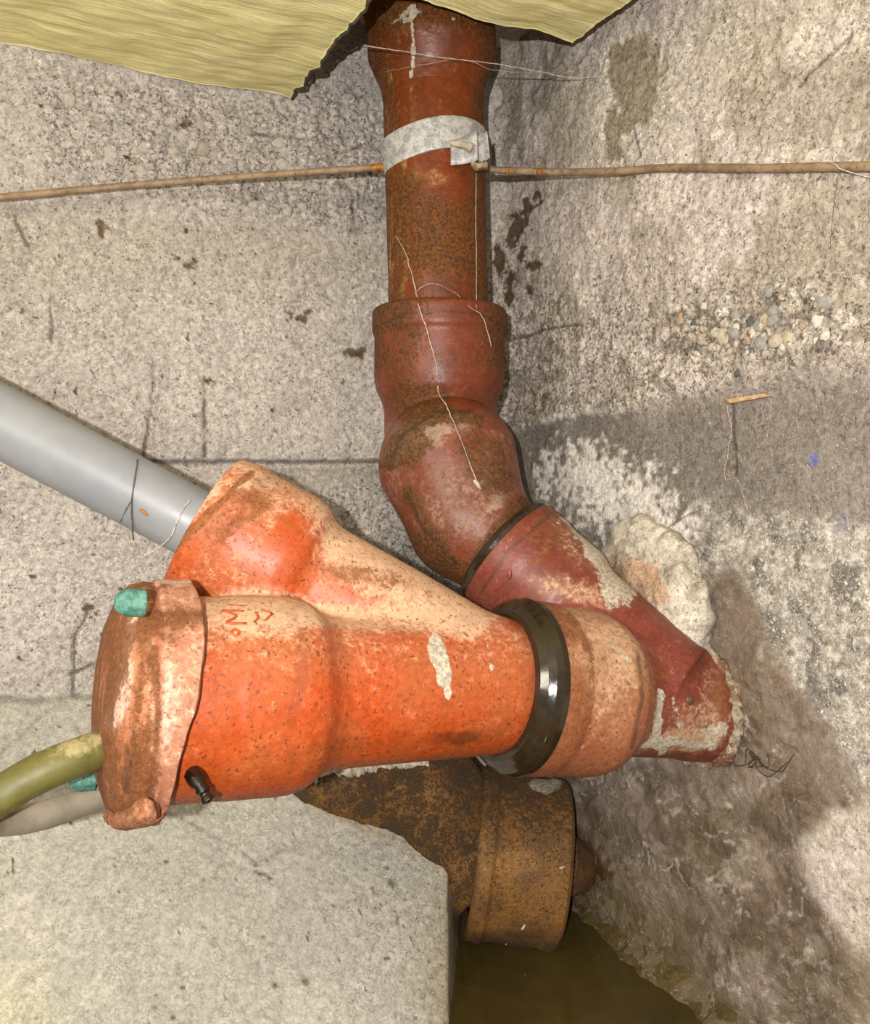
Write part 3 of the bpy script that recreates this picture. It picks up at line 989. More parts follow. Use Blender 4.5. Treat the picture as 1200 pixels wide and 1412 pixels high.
class Surf:
    """world positions, normals, pixel places and noise fields of a mesh, to lay out dust, rust and lime"""
    def __init__(self, V, me):
        self.V, self.N = np.asarray(V), normals(me)
        self.px, self.py = proj(self.V)
        toc = CAM - self.V
        toc /= np.linalg.norm(toc, axis=1)[:, None]
        self.front = sstep(-0.05, 0.2, (self.N * toc).sum(1))
        self.w = (fbm(self.V, 60, 3, 91) - 0.5) * 26
        self.w2 = (fbm(self.V, 110, 3, 92) - 0.5) * 20
        self.low = fbm(self.V, 14, 4, 93)
        self.mid = fbm(self.V, 45, 4, 94)

    def blob(self, cx, cy, rx, ry=None, rot=0, soft=0.45, warp=1.0):
        return blob(self.px + self.w * warp, self.py + self.w2 * warp, cx, cy, rx, ry, rot, soft) * self.front

    def line(self, pts, wd, warp=0.5):
        return sstep(wd, wd * 0.3, lined(self.px + self.w * warp, self.py + self.w2 * warp, pts)) * self.front


def part(name, VQ, mat, parent, **at_):
    V, Q = VQ[0], VQ[1]
    me = mesh_np(name, local(V, parent), Q)
    o = add(name, me, mat, parent)
    return o, Surf(V, me), me


def lt(o, d, prof, **kw):
    return lathe(o, d, prof, **kw)[:2]


# ------------------------------------------------------------------ brown downpipe in the corner
PT = at(592, -60, 0.962)
PB = at(606, 470, 0.945)
DP = (PB - PT); LP = np.linalg.norm(DP); DP /= LP
ty = lambda y: (y + 60) / 530.0 * LP               # pixel height to length along the downpipe
down = thing('downpipe', 'upright brown-red iron downpipe with a wide hub at the ceiling, in the corner', 'pipe', PB)
o, s, me = part('barrel', lt(PT, DP, [(ty(90), 0.02), (ty(90), 0.055), (ty(428), 0.0540), (ty(440), 0.0540), (ty(440), 0.04)], nseg=128, wob=0.0010), M_down, down)
st = fbm(s.V * np.array([1, 1, 0.16]), 130, 3, 95)
setattrs(me, rust=0.12 + 0.6 * (s.low - 0.4) + sstep(590, 540, s.px) * (0.25 + 1.2 * (st - 0.35)) + 0.35 * sstep(640, 660, s.px) + 0.62 * s.blob(625, 330, 40, 60) + 0.5 * s.blob(575, 310, 30, 70) + 0.45 * sstep(645, 672, s.px) + 0.35 * sstep(400, 428, s.py),
         pale=1.3 * sstep(585, 535, s.px) * sstep(0.56, 0.68, st) + 0.35 * s.blob(590, 245, 30, 12),
         dark=0.55 * s.line([(528, 430), (600, 427), (676, 433)], 5) + 0.35 * s.blob(600, 410, 40, 20) * s.low)
hubp = smooth_prof([(ty(-10), 0.0715), (ty(-2), 0.0745), (ty(24), 0.0745), (ty(32), 0.0712), (ty(82), 0.0706), (ty(96), 0.066), (ty(122), 0.0575), (ty(140), 0.0550)], k=0.006)
hubp = np.vstack([[(ty(-60), 0.058), (ty(-10.5), 0.058)], hubp, [(ty(141), 0.05)]])
o, s, me = part('hub', lt(PT, DP, hubp, nseg=128, wob=0.0013), M_down, down)
st = fbm(s.V * np.array([1, 1, 0.16]), 130, 3, 95)
setattrs(me, rust=0.12 + 0.6 * (s.low - 0.4) + sstep(575, 520, s.px) * (0.25 + 1.2 * (st - 0.35)) + 0.3 * sstep(640, 670, s.px) + 0.55 * s.blob(630, 20, 70, 26) + 0.4 * sstep(650, 680, s.px) + 0.5 * s.blob(540, 10, 40, 30),
         pale=1.3 * sstep(575, 520, s.px) * sstep(0.56, 0.68, st) + 0.4 * s.blob(570, 30, 26, 9),
         cement=0.75 * s.line([(568, 8), (569, 60), (568, 104)], 4.5, 0.35) + 0.6 * s.blob(560, 22, 22, 6, -25) + 0.6 * s.blob(623, 27, 4, 4) + 0.55 * s.line([(568, 104), (570, 150)], 2.5, 0.2) + 0.5 * s.line([(603, 148), (622, 182)], 2.2, 0.3),
         dark=0.7 * s.blob(588, 165, 8, 5) + 0.5 * s.blob(575, 150, 6, 4))

# ------------------------------------------------------------------ earthing clamp round the downpipe
cc = at(600, 212, 0.9525)
clamp = thing('pipe_clamp', 'galvanised strap clamp with limewash on it, bolted round the brown downpipe', 'clamp', cc)
ax_c = ZZ + np.array([-0.15, 0, 0])
ax_c /= np.linalg.norm(ax_c)
bp = [(-0.0165, 0.0548), (-0.0165, 0.0578), (-0.0145, 0.0585), (0.0145, 0.0585), (0.0165, 0.0578), (0.0165, 0.0548), (-0.0165, 0.0548)]
V, Q, tt, aa = lathe(cc, ax_c, bp, nseg=96, step=0.003)
V = V + (np.sin(aa * 3 + 1) * 0.0012)[:, None] * ZZ
o, s, me = part('band', (V, Q), M_galv, clamp)


def slab(corners, thick, bend=0.0, n=10, m=6):
    """a thin plate between four corner points, given thickness"""
    a, b, c, d = [np.array(q, float) for q in corners]
    u = np.linspace(0, 1, n)[:, None, None]; v = np.linspace(0, 1, m)[None, :, None]
    G = a * (1 - u) * (1 - v) + b * u * (1 - v) + c * u * v + d * (1 - u) * v
    nr = np.cross(b - a, d - a); nr /= np.linalg.norm(nr)
    G = G + nr * bend * np.sin(u * math.pi)
    top = (G + nr * thick / 2).reshape(-1, 3); bot = (G - nr * thick / 2).reshape(-1, 3)
    f = grid_faces(n, m); N = n * m
    edge = [i * m for i in range(n)] + [(n - 1) * m + j for j in range(1, m)] + [i * m + m - 1 for i in range(n - 2, -1, -1)] + [j for j in range(m - 2, 0, -1)]
    side = np.array([(edge[i], edge[(i + 1) % len(edge)], N + edge[(i + 1) % len(edge)], N + edge[i]) for i in range(len(edge))])
    return np.vstack([top, bot]), np.vstack([f, f[:, ::-1] + N, side[:, ::-1]])


o, s, me = part('clamp_tab', slab([at(622, 194, 0.8925), at(658, 180, 0.886), at(659, 221, 0.886), at(622, 228, 0.8925)], 0.0026, 0.003), M_galv, clamp)
o, s, me = part('clamp_tab', slab([at(657, 187, 0.908), at(672, 181, 0.905), at(676, 218, 0.905), at(660, 224, 0.908)], 0.0026, 0.002), M_galv, clamp)
o, s, me = part('bolt', tube([at(622, 197, 0.883), at(630, 198, 0.880), at(641, 200, 0.880), at(648, 203, 0.884)], [0.0026, 0.0032, 0.0034, 0.0052], 10, 3, wob=0.001), M_mortar, clamp)
o, s, me = part('lime_lump', tube([at(650, 226, 0.894), at(664, 231, 0.893), at(672, 224, 0.898)], [0.005, 0.0075, 0.003], 12, 6, wob=0.009, flat=0.5), M_lump, clamp)

# ------------------------------------------------------------------ earthing rods
rod = thing('earth_rod', 'thin brown earthing rod running left from the clamp in front of the wall', 'rod', at(527, 231, 0.945))
o, s, me = part('rod', tube([at(-160, 290, 0.82) - U * 0.7, at(-160, 290, 0.82), at(-60, 278, 0.835), at(0, 272, 0.845), at(200, 254, 0.90), at(400, 239, 0.935), at(512, 231.5, 0.947)], 0.0037, 10, 10, wob=0.0006), M_rod, rod)
o, s, me = part('rod_end', tube([at(511, 231.5, 0.947), at(519, 231, 0.948), at(531, 230, 0.95)], 0.0040, 10, 3), M_rodend, rod)
o['label'] = 'orange rusted end'
rod2 = thing('earth_rod', 'wavy brown earthing rod running right from the clamp across the stained wall', 'rod', at(676, 234, 0.945))
o, s, me = part('rod', tube([at(668, 233, 0.945), at(700, 235, 0.945), at(770, 237.5, 0.945), at(850, 236, 0.885), at(920, 231.5, 0.84), at(1050, 232, 0.74), at(1160, 230, 0.672), at(1240, 230, 0.63), at(1400, 231, 0.56), at(1400, 231, 0.56) + R * 0.6], 0.0038, 10, 10, wob=0.0006), M_rod, rod2)
for xq in (699, 744):
    part('rust_spot', tube([at(xq - 3, 235 + (xq > 720) * 1.5, 0.945), at(xq + 3, 235.3 + (xq > 720) * 1.5, 0.945)], 0.0040, 10), M_rodend, rod2)

# ------------------------------------------------------------------ 45 degree bend below the downpipe
GA = at(697, 762, 0.860)                           # middle of the lower gasket
MA = at(918, 955, 0.789)                           # where the branch meets the main fitting
DB = MA - GA; DB /= np.linalg.norm(DB)
PC = at(606, 445, 0.9455)
tz = lambda y: (y - 445) / F * 0.945
bprof = [(tz(427), 0.0690), (tz(431), 0.0728), (tz(459), 0.0730), (tz(465), 0.0704), (tz(520), 0.0706), (tz(538), 0.0690), (tz(556), 0.0622), (tz(568), 0.0600), (tz(640), 0.0590)]
E1 = at(606, 600, 0.938); E2 = at(619, 642, 0.902); E3 = GA - DB * 0.050; E4 = GA - DB * 0.018; E5 = GA + DB * 0.02


def f_bend(X):
    a = sd_rev(X, PC, (0.0, -0.01, -1.0), bprof)
    hole = np.maximum(np.hypot(X[..., 0] - PC[0], X[..., 1] - PC[1]) - 0.055, -(X[..., 2] - (PC[2] - tz(460))))
    a = np.maximum(a, -hole)
    c = sd_cone(X, E2, E3, 0.0728, 0.0600)
    d = sd_cone(X, E3, E5, 0.0590, 0.0455)
    e = smin(c, d, 0.012)
    cut = (X - GA) @ DB - 0.012
    return np.maximum(smin(a, e, 0.0015), cut)


allp = np.array([PC + [0, 0, 0.03], E1, E2, E3, GA])
V, Q = surface_nets(f_bend, allp.min(0) - 0.085, allp.max(0) + 0.085, 0.0024)
V = V + 0.0
bend = thing('pipe_bend', 'red-brown iron bend with a hub, joining the downpipe to the slanted branch below', 'pipe', PC)
o, s, me = part('body', (V, Q), M_bend, bend)
st = fbm(s.V * np.array([1, 1, 0.25]), 120, 3, 96)
setattrs(me, rust=0.14 + 0.5 * (s.low - 0.4) + sstep(560, 525, s.px) * sstep(560, 500, s.py) * (st - 0.3) + 0.60 * sstep(600, 560, s.px) * sstep(545, 480, s.py) * s.mid * 1.6 + 0.85 * s.blob(560, 620, 30, 22, -40) + 0.7 * s.line([(535, 640), (560, 595), (610, 572), (660, 580)], 14) + 0.55 * s.blob(672, 640, 30, 50, -30)
         + 0.6 * sstep(640, 690, s.px) * sstep(550, 470, s.py) + 0.75 * s.blob(590, 770, 40, 26, 45) + 0.55 * s.line([(565, 680), (600, 740), (640, 800)], 14) + 0.7 * s.line([(645, 790), (690, 735), (722, 700)], 22) + 0.5 * s.blob(580, 555, 40, 30),
         pale=0.65 * s.blob(600, 590, 60, 18, -8) + 0.75 * s.blob(565, 612, 40, 14, -30) + 0.42 * s.blob(640, 690, 70, 60) + 0.28 * s.blob(545, 640, 20, 60) + 0.5 * s.blob(690, 690, 18, 9, -30) + 0.30 * s.blob(690, 620, 30, 30),
         dark=0.5 * s.line([(518, 452), (560, 432), (606, 427), (660, 432), (698, 452)], 3.5, 0.2) + 0.6 * s.line([(537, 640), (552, 602), (600, 568), (650, 566)], 4, 0.3) + 0.45 * s.line([(600, 480), (614, 550), (640, 620), (660, 660)], 2.5, 0.4) + 0.6 * s.line([(563, 682), (590, 735), (630, 775)], 3.5, 0.4))
# ------------------------------------------------------------------ lower branch fitting that leaves through the right wall
AA = at(706, 944, 0.720)
UA = U + np.array([0, 0, -0.08]); UA /= np.linalg.norm(UA)      # slope of the orange main
UB = U + np.array([0, 0, -0.20]); UB /= np.linalg.norm(UB)      # slope of the lower fitting
mp_ = smooth_prof([(0.0, 0.0690), (0.006, 0.0712), (0.026, 0.0715), (0.031, 0.0697), (0.078, 0.0695), (0.090, 0.0662), (0.103, 0.0560), (0.112, 0.0515), (0.178, 0.0500), (0.188, 0.0520), (0.232, 0.0520)], k=0.005, n=220)
bp_ = smooth_prof([(0.0, 0.0615), (0.004, 0.0632), (0.030, 0.0632), (0.036, 0.0612), (0.074, 0.0610), (0.092, 0.0540), (0.200, 0.0520)], k=0.004, n=160)


def f_fit_main(X):
    return sd_rev(X, AA, UB, mp_)


def f_fit_branch(X):
    return sd_rev(X, GA, DB, bp_)


def f_fit(X):
    t = (X - AA) @ UB
    a, b = f_fit_main(X), f_fit_branch(X)
    hole = sd_rev(X, AA, UB, [(-0.01, 0.056), (0.05, 0.056)])
    r = np.where(t > 0.105, smin(a, b, 0.014), np.minimum(a, b))
    r = np.maximum(smin(a, b, 0.010), -hole)
    return np.maximum(r, -((X - Cn) @ NR) - 0.03)


allp = np.array([AA, AA + UB * 0.235, GA])
V, Q = surface_nets(f_fit, allp.min(0) - 0.078, allp.max(0) + 0.078, 0.0022)
fit = thing('pipe_branch', 'salmon-red iron branch fitting with two hubs, limed over where it enters the right wall', 'pipe', AA)
o, s, me = part('body', (V, Q), M_fit, fit)
tB = (s.V - AA) @ UB
isb = sstep(0.006, -0.002, f_fit_branch(s.V) - f_fit_main(s.V))     # 1 on the branch
stub = sstep(0.10, 0.115, tB) * (1 - isb)
setattrs(me, isbranch=np.clip(isb + stub, 0, 1),
         rust=0.50 * (1 - isb) * sstep(0.034, 0.028, tB) + 0.42 * (1 - isb) * (1 - stub) * sstep(0.4, 0.75, s.mid) + 0.6 * s.blob(860, 840, 50, 16, 45) * (1 - isb) + 0.55 * s.line([(735, 775), (780, 720), (770, 700)], 12) * isb
         + 0.75 * s.blob(860, 810, 36, 20, 30) * isb + 0.55 * stub * s.blob(905, 940, 26, 26) + 0.8 * s.blob(992, 960, 9, 50) + 0.6 * stub * s.line([(860, 1030), (960, 1044)], 10) + 0.5 * s.blob(770, 870, 30, 20) * (1 - isb) + 0.5 * s.blob(740, 730, 16, 30, 40) * isb,
         pale=(1 - isb) * (1 - stub) * (0.48 * sstep(-0.2, 0.9, s.N[:, 2]) + 0.25 * s.low) + 0.30 * (1 - isb) * s.blob(840, 930, 40, 60) + isb * (0.55 * s.blob(790, 815, 60, 16, 15) + 0.42 * s.blob(815, 745, 60, 40, 40)) + stub * (0.55 * s.blob(965, 1000, 40, 30) + 0.6 * s.line([(860, 1026), (985, 1020)], 22) + 0.4 * s.blob(985, 945, 14, 30)),
         cement=isb * (0.95 * s.blob(840, 765, 45, 26, 45) + 0.8 * s.blob(800, 728, 36, 12, 35) + 0.85 * s.blob(855, 800, 30, 40, 30)) + stub * (0.85 * s.line([(912, 955), (905, 1000), (912, 1035)], 12) + 0.75 * s.line([(870, 1030), (930, 1022), (985, 1030)], 9) + 0.7 * s.blob(985, 1010, 22, 14) + 0.6 * s.blob(900, 885, 40, 14, 25) + 0.55 * s.line([(930, 960), (936, 1010)], 5)) + 0.7 * s.line([(838, 890), (856, 902), (870, 912)], 5) * (1 - isb) * (1 - stub),
         dark=0.6 * s.line([(880, 905), (886, 960), (872, 1030)], 5, 0.1) + 0.5 * isb * s.line([(664, 815), (700, 760), (770, 700)], 4, 0.1))


def sub_ring(o_, d_, prof, name, mat, parent, wob=0.0):
    return part(name, lt(o_, d_, prof, nseg=128, step=0.001, wob=wob), mat, parent)


ringp = [(0.010, 0.0525), (-0.012, 0.0530), (-0.0155, 0.0560), (-0.0145, 0.0610), (-0.0100, 0.0660), (-0.0045, 0.0700), (0.0005, 0.0722), (0.0060, 0.0722), (0.0080, 0.0700), (0.010, 0.066)]
sub_ring(AA, UB, ringp, 'seal_ring', M_rubber, fit)[0]['label'] = 'wide glossy black rubber ring'
sub_ring(GA, DB, [(0.008, 0.045), (-0.005, 0.046), (-0.0075, 0.050), (-0.006, 0.0575), (-0.003, 0.0620), (0.001, 0.0640), (0.004, 0.0635), (0.006, 0.060)], 'seal_ring', M_rubber, fit)[0]['label'] = 'thin dark rubber ring'
c = march(f_fit, 951, 965, 0.6, 0.95)
if c is not None:
    nrm = CAM - c; nrm = nrm / np.linalg.norm(nrm) * 0.5 + NL * 0.6
    part('rivet', lt(c - nrm / np.linalg.norm(nrm) * 0.001, nrm, [(-0.002, 0.0001), (-0.001, 0.0046), (0.0014, 0.0044), (0.0028, 0.003), (0.0034, 0.0001)], nseg=20, step=0.0008), M_rivet, fit)
c = march(f_fit, 703, 792, 0.6, 0.95)
if c is not None:
    part('paint_run', tube([c + [0.0005, 0, 0.005], c, c - [0, 0.001, 0.004]], [0.0012, 0.0022, 0.0012], 8, 4, wob=0.001), M_fitb, fit)

# mortar packed between the branch and the wall
mc = at(888, 815, 0.868)


def f_mortar(X):
    q = X - mc
    a = np.stack([q @ R, q @ NR, q[..., 2]], -1)
    e = (np.linalg.norm(a / np.array([0.068, 0.026, 0.078]), axis=-1) - 1) * 0.05
    q2 = X - at(935, 850, 0.815)
    a2 = np.stack([q2 @ R, q2 @ NR, q2[..., 2]], -1)
    e2 = (np.linalg.norm(a2 / np.array([0.036, 0.022, 0.05]), axis=-1) - 1) * 0.022
    return smin(e, e2, 0.02) + (fbm(X, 50, 4, 33) - 0.5) * 0.014


V, Q = surface_nets(f_mortar, mc - 0.11, mc + 0.11, 0.0026)
mort = mesh_np('mortar_patch', V, Q)
s = Surf(V, mort)
Tm = np.array(srgb(190, 180, 164)) * (0.75 + 0.35 * s.low + 0.2 * s.mid)[:, None]
Tm = stain(Tm, sstep(0.45, 0.7, s.blob(880, 800, 60, 24, 30) + (s.mid - 0.5) * 1.4), srgb(176, 112, 62), 0.55)
Tm = stain(Tm, sstep(0.5, 0.7, fbm(V, 60, 4, 34)), srgb(128, 112, 92), 0.6)
a_ = mort.attributes.new('tint', 'FLOAT_COLOR', 'POINT')
a_.data.foreach_set('color', np.hstack([Tm, np.ones((len(V), 1))]).astype(np.float32).ravel())
setattrs(mort, pit=0.3, fleck=0.25)
add('mortar_patch', mort, M_wall, wall_right)['label'] = 'pale lumpy mortar packed round the pipe'

wc = AA + UB * 0.2035
qa = np.linspace(-2.4, 2.0, 40)
xr, yr, _ = frame_of(UB)
V, Q = tube([wc + 0.053 * (math.cos(a) * NL + math.sin(a) * ZZ) for a in qa], [0.003 + 0.0035 * abs(math.sin(3.1 * a + 0.6)) for a in qa], 14, 4, wob=0.010)
crm = mesh_np('mortar_collar', V, Q)
s = Surf(V, crm)
Tm = np.array(srgb(160, 144, 122)) * (0.6 + 0.6 * s.low)[:, None]
Tm = stain(Tm, sstep(0.42, 0.52, s.mid), srgb(104, 62, 38), 0.85)
a_ = crm.attributes.new('tint', 'FLOAT_COLOR', 'POINT')
a_.data.foreach_set('color', np.hstack([Tm, np.ones((len(V), 1))]).astype(np.float32).ravel())
setattrs(crm, pit=0.3, fleck=0.3)
add('mortar_collar', crm, M_wall, wall_right)['label'] = 'rust-stained crumbly mortar round the pipe end'

# ------------------------------------------------------------------ orange branch fitting in front
RC = at(279, 724, 0.700)                           # middle of the branch hub's mouth
JN = AA + UA * -0.012
DW = RC - JN; LW = np.linalg.norm(DW); DW /= LW
mainp = smooth_prof([(-0.285, 0.0690), (-0.244, 0.0692), (-0.240, 0.0700), (-0.196, 0.0700), (-0.184, 0.0670), (-0.172, 0.0585), (-0.163, 0.0553), (-0.10, 0.0546), (0.04, 0.0532)], n=260, k=0.005)
branp = smooth_prof([(0.0, 0.047), (0.10, 0.0505), (LW - 0.100, 0.0515), (LW - 0.092, 0.0545), (LW - 0.084, 0.0605), (LW - 0.072, 0.0640), (LW - 0.030, 0.0635), (LW - 0.024, 0.0655), (LW - 0.004, 0.0620), (LW, 0.0590)], n=260, k=0.003)


def f_wye_main(X):
    return sd_rev(X, AA, UA, mainp)


def f_wye_branch(X):
    return sd_rev(X, JN, DW, branp)


def f_wye(X):
    a, b = f_wye_main(X), f_wye_branch(X)
    r = smin(a, b, 0.010)
    hole = sd_rev(X, JN, DW, [(LW - 0.03, 0.049), (LW + 0.01, 0.049)])
    return np.maximum(r, -hole)


allp = np.array([AA + UA * -0.288, AA + UA * 0.045, RC])
V, Q = surface_nets(f_wye, allp.min(0) - 0.076, allp.max(0) + 0.076, 0.0022)
wye = thing('pipe_branch', 'large bright orange iron branch fitting lying across the middle, dusty on top', 'pipe', AA + UA * -0.1)
o, s, me = part('body', (V, Q), M_wye, wye)
iw = sstep(0.004, -0.004, f_wye_branch(s.V) - f_wye_main(s.V))
tA = (s.V - AA) @ UA
up = s.N[:, 2]
setattrs(me,
         pale=0.50 * sstep(0.1, 1.0, up) * (0.4 + 0.9 * s.low) + iw * 0.30 * sstep(-0.1, 0.5, up) * (0.5 + s.low) + 0.55 * s.blob(345, 845, 75, 30) + 0.55 * s.line([(425, 845), (520, 850), (650, 862)], 26) + 0.35 * s.blob(560, 800, 120, 40, 28) + 1.25 * s.blob(262, 706, 11, 62, 38) * iw + 0.6 * s.blob(352, 668, 20, 10, -20) + 0.45 * s.blob(450, 725, 30, 40, 40) + 0.25 * s.blob(330, 790, 80, 30)
         - 0.65 * s.blob(395, 760, 30, 60, 30) * iw,
         rust=0.12 + iw * (0.42 * s.blob(330, 705, 60, 26, -38) + 0.22 * sstep(0.45, 0.75, s.mid)) + 0.8 * s.line([(206, 790), (346, 652)], 7) * iw + 0.45 * sstep(-0.55, -0.95, up) + 0.4 * s.blob(500, 795, 70, 12, 10) + 0.30 * sstep(-0.03, -0.01, tA) * (1 - iw) + 0.25 * s.blob(530, 865, 90, 16),
         cement=1.0 * s.blob(604, 898, 13, 24, -10, warp=0.4) + 1.0 * s.blob(612, 926, 9, 26, -4, warp=0.4) + 0.8 * s.blob(617, 958, 4, 9, 0, warp=0.3) + 0.8 * s.blob(678, 920, 3, 7, 0, warp=0.2) + 0.6 * s.line([(672, 880), (675, 915)], 2, 0.2),
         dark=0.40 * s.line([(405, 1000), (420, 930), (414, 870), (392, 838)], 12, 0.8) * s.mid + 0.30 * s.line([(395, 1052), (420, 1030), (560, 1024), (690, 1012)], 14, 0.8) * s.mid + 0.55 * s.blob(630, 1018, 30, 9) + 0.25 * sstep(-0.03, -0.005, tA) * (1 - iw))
# worn raised casting marks
marks = [[(314, 835), (336, 836)], [(306, 842), (336, 843)], [(306, 842), (326, 850), (312, 859), (340, 860)], [(318, 872), (324, 868), (330, 873), (324, 877), (318, 872)], [(352, 845), (356, 852), (350, 858)], [(360, 842), (374, 846), (366, 856)]]
tiny = [[(500, 986), (506, 984), (510, 987)], [(520, 982), (522, 977)], [(530, 980), (534, 975), (538, 981), (541, 975)], [(552, 979), (556, 973), (561, 976), (558, 980), (552, 979)]]
for q in marks + tiny:
    pts = [march(f_wye_main, x, y, 0.45, 0.9) for x, y in q]
    pts = [p for p in pts if p is not None]
    r_ = 0.0010 if q in marks else 0.0006
    if len(pts) > 1:
        part('casting_mark', tube(pts, r_, 8, 4), M_wye, wye)
# fixing screw under the hub
c0 = march(f_wye, 270, 1078, 0.45, 0.8)
if c0 is None:
    c0 = at(270, 1074, 0.60)
d0 = c0[1] - 0.012
part('grub_screw', tube([at(267, 1068, d0 + 0.004), at(272, 1076, d0 - 0.002), at(278, 1086, d0 - 0.006), at(280, 1090, d0 - 0.006), at(283, 1096, d0 - 0.007), at(288, 1104, d0 - 0.008)], [0.006, 0.0056, 0.0036, 0.0046, 0.0030, 0.0046], 10, 6), M_bolt, wye)[0]['label'] = 'oily dark screw'

# ------------------------------------------------------------------ end cap of the orange branch
cap = thing('end_cap', 'heavily rusted round end cap closing the left hub of the orange fitting', 'cap', AA + UA * -0.29)
V, Q, tt, aa = lathe(AA - UA * 0.020, UA, [(-0.303, 0.0002), (-0.3025, 0.030), (-0.299, 0.052), (-0.293, 0.068), (-0.286, 0.0765), (-0.278, 0.0795), (-0.2725, 0.0785), (-0.270, 0.0805), (-0.2500, 0.0810), (-0.2485, 0.0790), (-0.2495, 0.0705), (-0.262, 0.0690)], nseg=160, step=0.0012, wob=0.0022, seed=8)
# ragged free edge: it runs back towards the face low on the near side
ap = proj(AA + UA * tt[:, None])
near = (V - (AA + UA * (tt[:, None] - 0.02)))
hgt = near[:, 2] / 0.08
frn = -(near[:, 1]) / 0.08
rag = (fbm(V * np.array([1, 1, 1.0]), 38, 4, 44) - 0.5) * 0.012
back = np.clip(-0.002 + 0.015 * sstep(0.75, -0.3, hgt) * sstep(-0.2, 0.4, frn) + rag * 0.5, -0.004, 0.021)
kk = np.clip((tt + 0.2725) / 0.0235, 0, 1)
V = V - UA * (back * kk)[:, None]
o, s, me = part('body', (V, Q), M_cap, cap)
st = fbm(np.stack([s.V @ NL, s.V @ UA, s.V[:, 2] * 0.22], -1), 90, 4, 45)
face = sstep(-0.2715, -0.280, tt)
setattrs(me, rust=face * (0.85 + 2.6 * (st - 0.5)) + (1 - face) * (0.20 + 2.4 * (s.mid - 0.48) + 0.35 * s.blob(205, 1010, 22, 90) + 0.35 * s.blob(225, 870, 34, 30)) + 0.3 * sstep(-0.5, -0.9, s.N[:, 2]),
         pale=face * (0.95 * s.line([(182, 850), (178, 900), (170, 960), (152, 1000)], 15, 0.6)) + (1 - face) * (0.35 + 0.35 * s.blob(225, 970, 24, 60)) + 0.5 * s.blob(232, 800, 60, 8) + 0.5 * s.line([(209, 880), (211, 1040)], 6, 0.3),
         dark=0.45 * face * s.blob(185, 990, 22, 80) * sstep(0.42, 0.6, st) + 0.6 * s.line([(176, 1040), (172, 1090)], 8) * face)
# lug with a rounded ear at the bottom
lug_c = [at(158, 1120, 0.565), at(172, 1126, 0.556), at(188, 1125, 0.540), at(206, 1116, 0.530), at(214, 1112, 0.530)]
o, s, me = part('lug', tube(lug_c, [0.008, 0.0095, 0.0095, 0.0110, 0.0085], 16, 6, wob=0.003, flat=0.8), M_cap, cap)
setattrs(me, rust=0.55, pale=0.25)
for (x, y, d, nm) in ((186, 831, 0.530, 0), (119, 1073, 0.606, 1)):
    p = at(x, y, d)
    V, Q, tt, aa = lathe(p, -UA, [(-0.006, 0.0002), (-0.006, 0.0084), (0.003, 0.0086), (0.0060, 0.0080), (0.0095, 0.0062), (0.0115, 0.0040), (0.0122, 0.0002)], nseg=48, step=0.001, wob=0.0012)
    hexr = 0.93 + 0.10 * np.abs(np.cos(aa * 3))
    ctr = p - UA * tt[:, None]
    V = ctr + (V - ctr) * np.where(tt < 0.004, hexr, 1.0)[:, None]
    part('cap_nut', (V, Q), M_teal, cap)[0]['label'] = 'verdigris green domed nut'
# bent hose that serves as the handle
k = NT('handle_hose')
zc = k.attr('grime')
n1 = k.noise(50, 5, 0.65)
cl = k.mix(k.step(n1, 0.35, 0.65), srgb(84, 80, 36), srgb(98, 92, 46))
cl = k.mix(k.step(k.m('ADD', zc, k.m('MULTIPLY', k.m('SUBTRACT', k.noise(150, 6, 0.75), 0.5), 2.2)), 0.30, 0.85), cl, srgb(150, 138, 98))
gy = k.mix(k.step(n1, 0.35, 0.65), srgb(120, 112, 96), srgb(138, 128, 112))
cl = k.mix(k.attr('back'), cl, gy)
cl = k.mix(k.m('MULTIPLY', k.attr('rust'), 0.9, clamp=True), cl, srgb(116, 76, 40))
k.bump(k.noise(200, 4, 0.6), 0.2, 0.001)
M_handle = k.out(cl, 0.5, 0.4)
hp = [at(168, 1030, 0.568), at(140, 1034, 0.556), at(100, 1047, 0.542), at(50, 1068, 0.530), at(5, 1095, 0.522), at(-22, 1118, 0.522), at(-28, 1130, 0.532), at(-12, 1132, 0.552), at(20, 1131, 0.57), at(60, 1124, 0.585), at(110, 1108, 0.603), at(165, 1090, 0.622)]
V, Q = tube(hp, [0.0118, 0.0122, 0.0122, 0.0122, 0.012, 0.0098, 0.008, 0.0092, 0.0096, 0.0096, 0.0094, 0.0094], 20, 10, wob=0.0008)
o, s, me = part('handle', (V, Q), M_handle, cap)
tpar = np.arange(len(V)) // 20 / (len(V) // 20)
setattrs(me, grime=0.50 * sstep(0.15, 0.9, s.N[:, 2]) * sstep(0.42, 0.34, tpar) * sstep(20, 100, s.px) + 0.25 * s.blob(110, 1030, 40, 16), back=sstep(0.44, 0.52, tpar), rust=sstep(0.10, 0.05, tpar))

